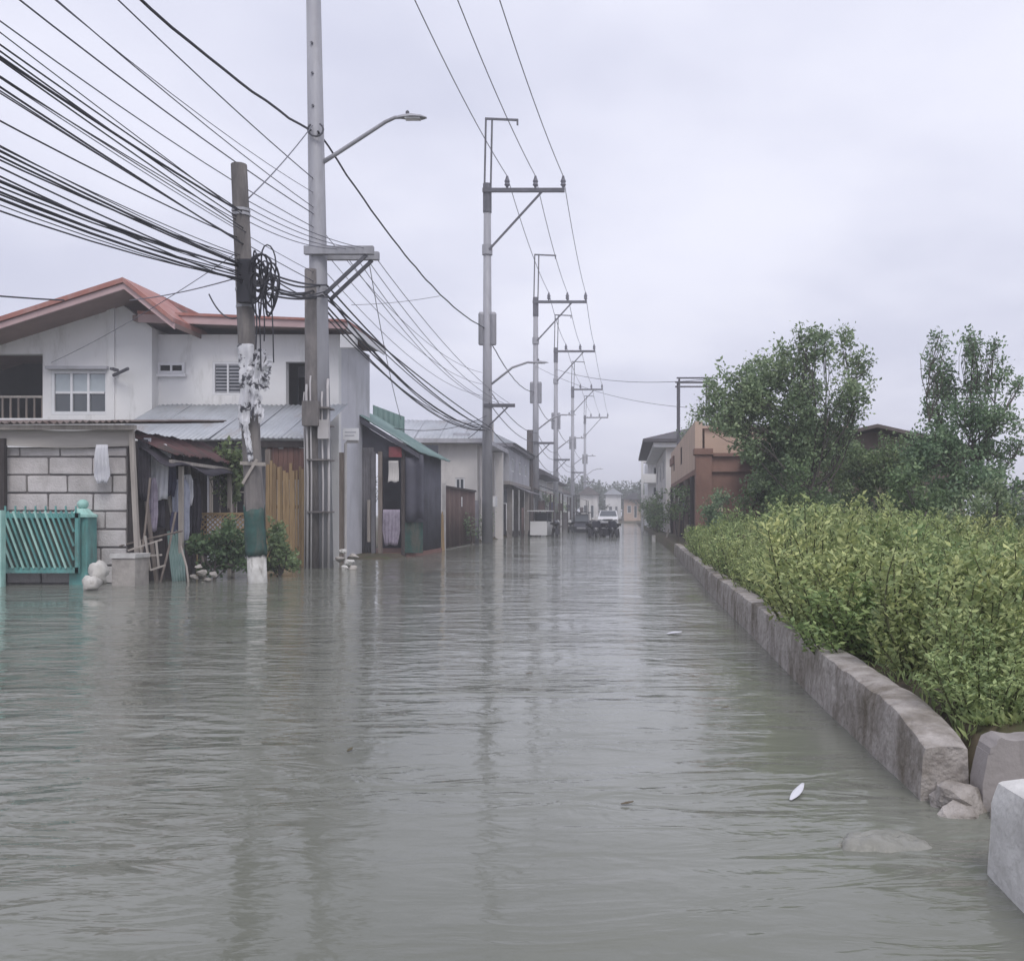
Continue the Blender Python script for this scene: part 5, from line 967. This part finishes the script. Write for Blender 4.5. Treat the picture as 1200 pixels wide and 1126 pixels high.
# coil of spare cable
tcx = thing('cable_coil', 'tangled coil of black cable hung on the concrete pole', 'cable coil', at(306, 340, Yc - .2))
for i in range(13):
    c = at(306 + random.uniform(-9, 13), 334 + random.uniform(-16, 14), Yc - .2 + random.uniform(-.1, .1)); rx_, rz_ = random.uniform(.07, .16), random.uniform(.16, .40); tl = random.uniform(-.4, .4)
    MB().tube([c + Vector((rx_ * math.cos(a * .3307) + tl * .1 * math.sin(a * .3307), .06 * math.sin(a * .66 + i), rz_ * math.sin(a * .3307))) for a in range(20)], random.uniform(.010, .018), 5).build('loop', M['cable'], tcx, smooth=True)
for i, (px, L_) in enumerate(((299, 60), (318, 75), (308, 50), (303, 85))): MB().tube([at(px, 350, Yc - .22), at(px + 2, 350 + L_ * .5, Yc - .25), at(px + random.uniform(-3, 6), 350 + L_, Yc - .22)], .010, 5).build('tail', M['cable'], tcx)
MB().box(at(289, 330, Yc - .16), (.22, .16, .62)).build('splice_box', M['cable'], tcx)

# ------------------------------------------------------------------ cables
def cable(p, q, sag, r, label, group, mk='cable', n=14, name='overhead_cable', wig=0):
    p, q = Vector(p), Vector(q); ph = random.uniform(0, 6)
    pts = [p.lerp(q, i / n) - Vector((0, 0, 4 * sag * (i / n) * (1 - i / n))) + Vector((wig * math.sin(i * 2.1 + ph), 0, wig * math.sin(i * 1.7 + ph))) for i in range(n + 1)]
    return tag(MB().tube(pts, r, 5).build(name, M[mk], smooth=True), label, 'cable', group)
# three bare conductors on the crossarm insulators
xs_off = (.72, 1.72, 2.70); chain = [Vector((PX(12.9), Ya, .45))] + POLES
for a, b in zip(chain, chain[1:]):
    for x in xs_off: cable(a + Vector((x, -.14, 12.95)), b + Vector((x, -.14, 12.95)), .35, .014 if a.y < 40 else .016, 'thin line wire strung between the pole top insulators', 'line wires on the pole tops', 'cable_grey')
Yn = -8.0
for x in xs_off: cable((PX(12.9) + x, Ya - .14, 13.4), (-5.6 + x, Yn, 13.4), .5, .014, 'thin line wire strung between the pole top insulators', 'line wires on the pole tops', 'cable_grey')
# messenger cable: overhead to the tall pole and on to the next poles
mz = az(158, Ya); cable((PX(mz) - .05, Ya - .18, mz), (-6.4, -3, mz + .2), 1.0, .022, 'thick twisted service cable descending from overhead to the tall pole', None, wig=.012, n=40)
chain2 = [Vector((PX(mz) + .1, Ya - .18, mz))] + [p + Vector((-.1, -.2, 7.6)) for p in POLES]
for i, (a, b) in enumerate(zip(chain2, chain2[1:])): cable(a, b, .55, .020, 'thick service cable sagging from the tall pole to the next pole' if i == 0 else 'service cable strung between the distant steel poles', None if i == 0 else 'service cables between distant poles', wig=.008, n=30)
for px, py in ((423, 238), (514, 346)): 
    f_ = .3 if px < 450 else .68
# communication bundle: overhead-left to the concrete pole
GB = 'black communication cables strung to the concrete pole'
for i in range(26):
    z0 = random.uniform(4.35, 4.85) if i < 16 else random.uniform(4.9, 5.45); e = cp(z0) + Vector((random.uniform(-.09, .09), -.09 + random.uniform(0, .06), 0))
    s_ = Vector((-5.75 + random.uniform(-.25, .35), -6, z0 + random.uniform(-.35, .45))); cable(e, s_, random.uniform(.25, .95) if i < 16 else random.uniform(.1, .5), random.choice((.006, .007, .009, .011, .015)), 'black communication cable sagging overhead to the concrete pole', GB, n=20)
for i in range(7):
    z0 = random.uniform(5.3, 7.3); cable(Vector((PX(z0) - .03, Ya - .1, z0)), Vector((-5.9 + random.uniform(-.3, .3), -5, z0 + random.uniform(-.2, .3))), random.uniform(.3, .8), random.choice((.006, .008, .010)), 'thin grey cable passing above the concrete pole to the tall pole', 'thin grey cables above the concrete pole', 'cable_grey', n=20)
# concrete pole to tall pole to steel pole and beyond
for i in range(9):
    z0 = random.uniform(4.3, 4.85); z1_ = az(random.uniform(335, 352), Ya); m1 = Vector((pa.x + random.uniform(-.25, .2), Ya - .2 + random.uniform(-.1, .1), z1_)); r_ = random.choice((.009, .012, .017))
    cable(cp(z0) + Vector((.1, .05, 0)), m1, random.uniform(.02, .2), r_, 'black cable between the concrete pole and the tall pole', 'black cables between the two front poles')
    cable(m1, B + Vector((random.uniform(-.2, .2), -.22, az(502, 34.8) + random.uniform(-.1, .1))), random.uniform(.5, .72) if i < 6 else random.uniform(.1, .4), r_, 'black bundled cable sagging from the tall pole to the next steel pole', 'black cables from the tall pole onward')
for i in range(4):
    x_ = xA(400 + i * 11); cable((x_, Ya, zA + .08), B + Vector((.2 + .2 * i, -.16, 4.93)), random.uniform(.3, .6), .008, 'thin grey cable from the lower crossarm of the tall pole to the next pole', 'thin grey cables from the lower crossarm', 'cable_grey')
    cable((x_, Ya, zA + .08), cp(5.3) + Vector((.1, 0, .1 * i)), .1, .007, 'thin grey cable from the concrete pole up to the lower crossarm', 'thin grey cables up to the lower crossarm', 'cable_grey')
for i in range(3):
    cable(Vector((PX(5.8) + .12, Ya, 5.6 + .35 * i)), B + Vector((-.15, -.2, 5.2 + .4 * i)), .5, .007, 'thin grey cable from the tall pole shaft to the next pole', 'thin grey cables along the shafts', 'cable_grey')
for a, b in zip(POLES, POLES[1:]):
    for z_ in (4.1, 4.93, 5.4): cable(a + Vector((.1, -.18, z_)), b + Vector((.1, -.18, z_)), .4, .016, 'dark cable hung low between the distant poles', 'low cables between distant poles')
# service drops
GS = None
cable(at(75, 352, 19.7), Vector((-9.6, 4, 3.2)), .25, .016, 'service drop cable reaching the gabled roof edge from overhead', GS)
cable(at(152, 352, 19.4), cp(4.5), .05, .010, 'service drop cable from the concrete pole to the gable corner', GS, 'cable_grey')
cable(at(60, 425, 20.4), cp(4.9), .1, .006, 'thin slack wire crossing the white gable wall', GS, 'cable_grey')
cable(cp(5.62) + Vector((.1, 0, 0)), Vector((PX(8.3), Ya - .2, 8.25)), .05, .010, 'short cable rising from the concrete pole to the tall pole', GS, 'cable_grey')
cable(cp(3.9) + Vector((-.1, 0, 0)), at(245, 345, 15.5), .15, .012, 'loose cable end curling beside the concrete pole', GS)
cable(at(430, 292, Ya), at(470, 492, 26), .25, .008, 'thin wire dropping to the green roofed shed', GS, 'cable_grey')
cable(at(515, 347, 26.9), at(478, 353, 26) + Vector((-1.5, 0, -.1)), .05, .007, 'thin side wire branching off the thick service cable', GS, 'cable_grey')
cable(POLES[2] + Vector((0, -.1, 11.2)), Vector((4.2, 40, 6.6)), .5, .016, 'upper thin wire crossing the road to the right side', GS, 'cable_grey')
cable(POLES[1] + Vector((0, -.1, 9.0)), Vector((2.4, 38.5, 5.2)), .4, .010, 'lower thin wire crossing the road to the pipe frame', GS, 'cable_grey')
cable(B + Vector((0, -.1, 4.3)), Vector((-6.2, 36.2, 3.6)), .1, .012, 'service wire from the steel pole to the flat roofed house', GS)
cable(B + Vector((0, -.1, 4.5)), Vector((-6.2, 26, 3.3)), .25, .010, 'service wire from the steel pole back to the shed roof', GS)
# old stub pole by the third pole
o = MB().tube([(-5.0, 51.5, -.2), (-5.02, 51.5, az(504, 51.5))], [.2, .16], 9).build('old_wooden_pole', M['dark_wood']); tag(o, 'dark short old pole standing against a distant steel pole', 'utility pole')

# ------------------------------------------------------------------ vehicles far down the road
def wheel(parent, c, r, w_, axis='x'):
    c = Vector(c); d_ = Vector((1, 0, 0)) if axis == 'x' else Vector((0, 1, 0))
    ty = MB().tube([c - d_ * w_ / 2, c - d_ * w_ * .42, c + d_ * w_ * .42, c + d_ * w_ / 2], [r * .88, r, r, r * .88], 18).build('wheel', M['tyre'], parent, smooth=False)
    MB().tube([c - d_ * (w_ / 2 + .004), c + d_ * (w_ / 2 + .004)], r * .55, 12).build('rim', M['steel_pole'], ty)
def suv(loc, label):
    t = thing('white_car', label, 'car', (0, 0, 0)); W = .86
    # side profile (y forward = towards -y), lofted over the width with tumblehome
    low = [(-2.2, .45), (-2.25, .8), (-2.1, 1.02), (-1.1, 1.12), (2.1, 1.15), (2.25, .9), (2.2, .45)]
    m = MB(); n = len(low); vs = []
    for x, k_ in ((-W, .96), (-W * .94, 1), (W * .94, 1), (W, .96)): vs += [(x, y * k_, z) for y, z in low]
    m.add(vs, [tuple(range(n - 1, -1, -1)), tuple(3 * n + i for i in range(n))] + [(a * n + i, a * n + (i + 1) % n, (a + 1) * n + (i + 1) % n, (a + 1) * n + i) for a in range(3) for i in range(n)]); m.build('body', M['car_white'], t)
    cab = [(-1.05, 1.12), (-.35, 1.66), (1.5, 1.68), (2.05, 1.14)]; m = MB(); vs = []; n = 4
    for x, s_ in ((-1, 1), (1, 1)): vs += [(x * (W * .97 if z < 1.3 else W * .80), y, z) for y, z in cab]
    m.add(vs, [(3, 2, 1, 0), (4, 5, 6, 7)] + [(i, (i + 1) % 4, (i + 1) % 4 + 4, i + 4) for i in range(4)]); m.build('cabin', M['car_white'], t)
    m = MB(); m.add([(-.74, -1.015, 1.165), (.74, -1.015, 1.165), (.63, -.42, 1.63), (-.63, -.42, 1.63)], [(0, 1, 2, 3)]); m.v = [(x, y - .012, z + .01) for x, y, z in m.v]; m.build('windscreen', M['glass'], t)
    for s_ in (-1, 1):
        m = MB(); pts = [(-.85, 1.18), (-.33, 1.60), (1.4, 1.62), (1.85, 1.2)]; m.add([(s_ * ((W * .97 if z < 1.3 else W * .82) + .012), y, z) for y, z in pts], [(0, 1, 2, 3)]); m.build('side_window', M['glass'], t)
        MB().box((s_ * .6, -2.2, .85), (.34, .12, .16)).build('headlight', M['lamp_glass'], t); MB().box((s_ * .97, -.85, 1.2), (.18, .1, .14)).build('mirror', M['car_white'], t)
        for y in (-1.35, 1.35): wheel(t, (s_ * .74, y, .34), .34, .22)
    MB().box((0, -2.235, .84), (.8, .06, .18)).build('grille', M['dark'], t); MB().box((0, -2.24, .55), (1.6, .1, .2)).build('bumper', M['dark_steel'], t)
    t.location = loc; return t
suv((-1.5, 86, -.3), 'white car facing the camera far down the flooded road')
def tricycle(loc, label, body, rz=0.0, group=None):
    t = thing('tricycle', label, 'tricycle', (0, 0, 0), group)
    # motorcycle
    m = MB(); m.tube([(0, -.62, .36), (0, -.48, .75), (0, -.38, 1.0)], .03, 6); m.tube([(0, -.42, .8), (0, .1, .45), (0, .62, .42)], .045, 6); m.tube([(0, -.42, .85), (0, .1, .72), (0, .75, .78)], .035, 6); m.build('frame', M['dark_steel'], t)
    m = MB(); m.lathe((0, -.12, .70), [(.07, 0), (.15, .05), (.16, .16), (.1, .24), (.02, .26)], 10); m.v = [(x, y * 1.4 + .05, z) for x, y, z in m.v]; m.build('fuel_tank', M['bike_paint'], t, smooth=True)
    MB().box((0, .42, .84), (.26, .68, .1)).build('seat', M['dark'], t); MB().tube([(-.36, -.30, 1.06), (-.12, -.38, 1.02), (.12, -.38, 1.02), (.36, -.30, 1.06)], .016, 6).build('handlebar', M['dark_steel'], t)
    MB().lathe((0, -.52, .82), [(.04, 0), (.1, .04), (.1, .14), (.04, .18)], 10).build('headlight', M['lamp_glass'], t); MB().box((0, .0, .48), (.28, .36, .3)).build('engine', M['dark_steel'], t)
    wheel(t, (0, -.66, .30), .30, .09); wheel(t, (0, .66, .30), .30, .1)
    # sidecar with its roof
    m = MB(); prof = [(-.75, .32), (-.82, .62), (-.55, .92), (.55, .95), (.62, .32)]; n = 5
    m.add([(x, y, z) for x in (.30, 1.08) for y, z in prof], [tuple(range(4, -1, -1)), tuple(range(5, 10))] + [(i, (i + 1) % n, (i + 1) % n + n, i + n) for i in range(n)]); m.build('sidecar', M[body], t)
    MB().box((.69, .05, 1.42), (.98, 1.5, .05)).build('canopy', M[body], t)
    for x in (.28, 1.1):
        for y in (-.5, .6): MB().tube([(x, y, .9), (x, y * 1.05, 1.42)], .018, 5).build('canopy_post', M['dark_steel'], t)
    MB().box((.69, -.60, 1.12), (.74, .02, .46), Matrix.Rotation(R(-18), 3, 'X')).build('windshield', M['glass'], t); MB().box((.69, -.80, .55), (.5, .03, .1)).build('bumper_bar', M['steel_pole'], t)
    wheel(t, (1.16, .25, .27), .27, .09)
    t.location = loc; t.rotation_euler = (0, 0, rz); return t
tricycle((-3.1, 56, -.3), 'dark tricycle with covered sidecar stopped in the flooded road', 'bike_paint', -.1)
tricycle((-3.2, 45, -.25), 'white bodied tricycle parked beside the dark shops', 'car_white', R(175))
def motorbike(loc, label, rz):
    t = thing('motorcycle', label, 'motorcycle', (0, 0, 0), 'motorcycles parked down the road')
    m = MB(); m.tube([(0, -.62, .36), (0, -.48, .75), (0, -.38, 1.0)], .03, 6); m.tube([(0, -.42, .8), (0, .1, .45), (0, .62, .42)], .06, 6); m.tube([(0, -.42, .85), (0, .1, .72), (0, .75, .78)], .05, 6); m.build('frame', M['dark_steel'], t)
    MB().box((0, .42, .84), (.26, .68, .1)).build('seat', M['dark'], t); MB().tube([(-.34, -.30, 1.06), (0, -.38, 1.02), (.34, -.30, 1.06)], .018, 6).build('handlebar', M['dark_steel'], t); MB().box((0, -.48, .86), (.22, .1, .28)).build('fairing', M['bike_paint'], t); MB().box((0, .0, .5), (.28, .4, .34)).build('engine', M['dark_steel'], t)
    wheel(t, (0, -.66, .30), .30, .09); wheel(t, (0, .66, .30), .30, .1); t.location = loc; t.rotation_euler = (0, 0, rz)
for x_, y_, lab, a_ in ((-1.5, 44, 'dark motorcycle nearest the left shops in the row before the white car', .25), (-1.15, 45, 'dark motorcycle second in the row before the white car', -.2), (-.82, 44.5, 'dark motorcycle third in the row before the white car', .35), (-.45, 44, 'dark motorcycle nearest the right kerb in the row before the white car', -.15)): motorbike((x_, y_, -.3), lab, a_)
motorbike((-2.75, 64, -.28), 'dark motorcycle parked near the far left shops', .3); motorbike((-3.3, 67, -.28), 'dark motorcycle parked beyond another near the far left shops', -.2)

# ------------------------------------------------------------------ far trees closing the road
GF = 'hazy trees closing the end of the road'
proto = None
for i, (px, Y, hgt) in enumerate(((668, 122, 5.0), (684, 140, 5.8), (700, 150, 5.6), (715, 145, 5.2), (730, 150, 5.4), (745, 138, 5.2), (757, 120, 4.6), (690, 118, 4.0), (772, 150, 6.0), (650, 150, 6.5), (800, 140, 6.5), (850, 120, 6), (910, 110, 5.5), (1010, 100, 5), (1100, 90, 4.2), (1200, 80, 3.6), (1260, 85, 3.8), (560, 130, 6), (620, 140, 6), (420, 120, 6), (200, 110, 6), (60, 115, 6))):
    base = Vector((ax(px, Y), Y, gz(ax(px, Y), Y)))
    if proto is None:
        proto = tree('far_tree', 'hazy grey green tree closing the far end of the road', base, base + Vector((0, 0, 2)), [(base + Vector((random.uniform(-2, 2), random.uniform(-1.5, 1.5), z_)), 1.25) for z_ in (1.4, 1.8, 2.3, 2.6, 3.0, 3.4, 3.8, 4.2, 2.0, 2.8)], .30, M['leaf_far'], density=110, twigs=10, group=GF, r0=.18); t_ = proto
    else: t_ = copy_tree(proto); t_.location = base
    t_.scale = (random.uniform(.9, 1.3),) * 2 + (hgt / 5.0,); t_.rotation_euler = (0, 0, random.uniform(0, 6))

# ------------------------------------------------------------------ damp air
m = MB(); m.bb(-410, 410, -65, 905, -1.6, 17.5)
hz_ = bpy.data.materials.new('damp_air'); hz_.use_nodes = True; N = hz_.node_tree.nodes; N.remove(N['Principled BSDF'])
pv = N.new('ShaderNodeVolumePrincipled'); pv.inputs['Density'].default_value = 0.0032; pv.inputs['Color'].default_value = (0.93, 0.94, 1.0, 1); hz_.node_tree.links.new(pv.outputs[0], N['Material Output'].inputs['Volume'])
o = m.build('haze', hz_); tag(o, 'pale rain haze filling the street', 'haze', kind='stuff')
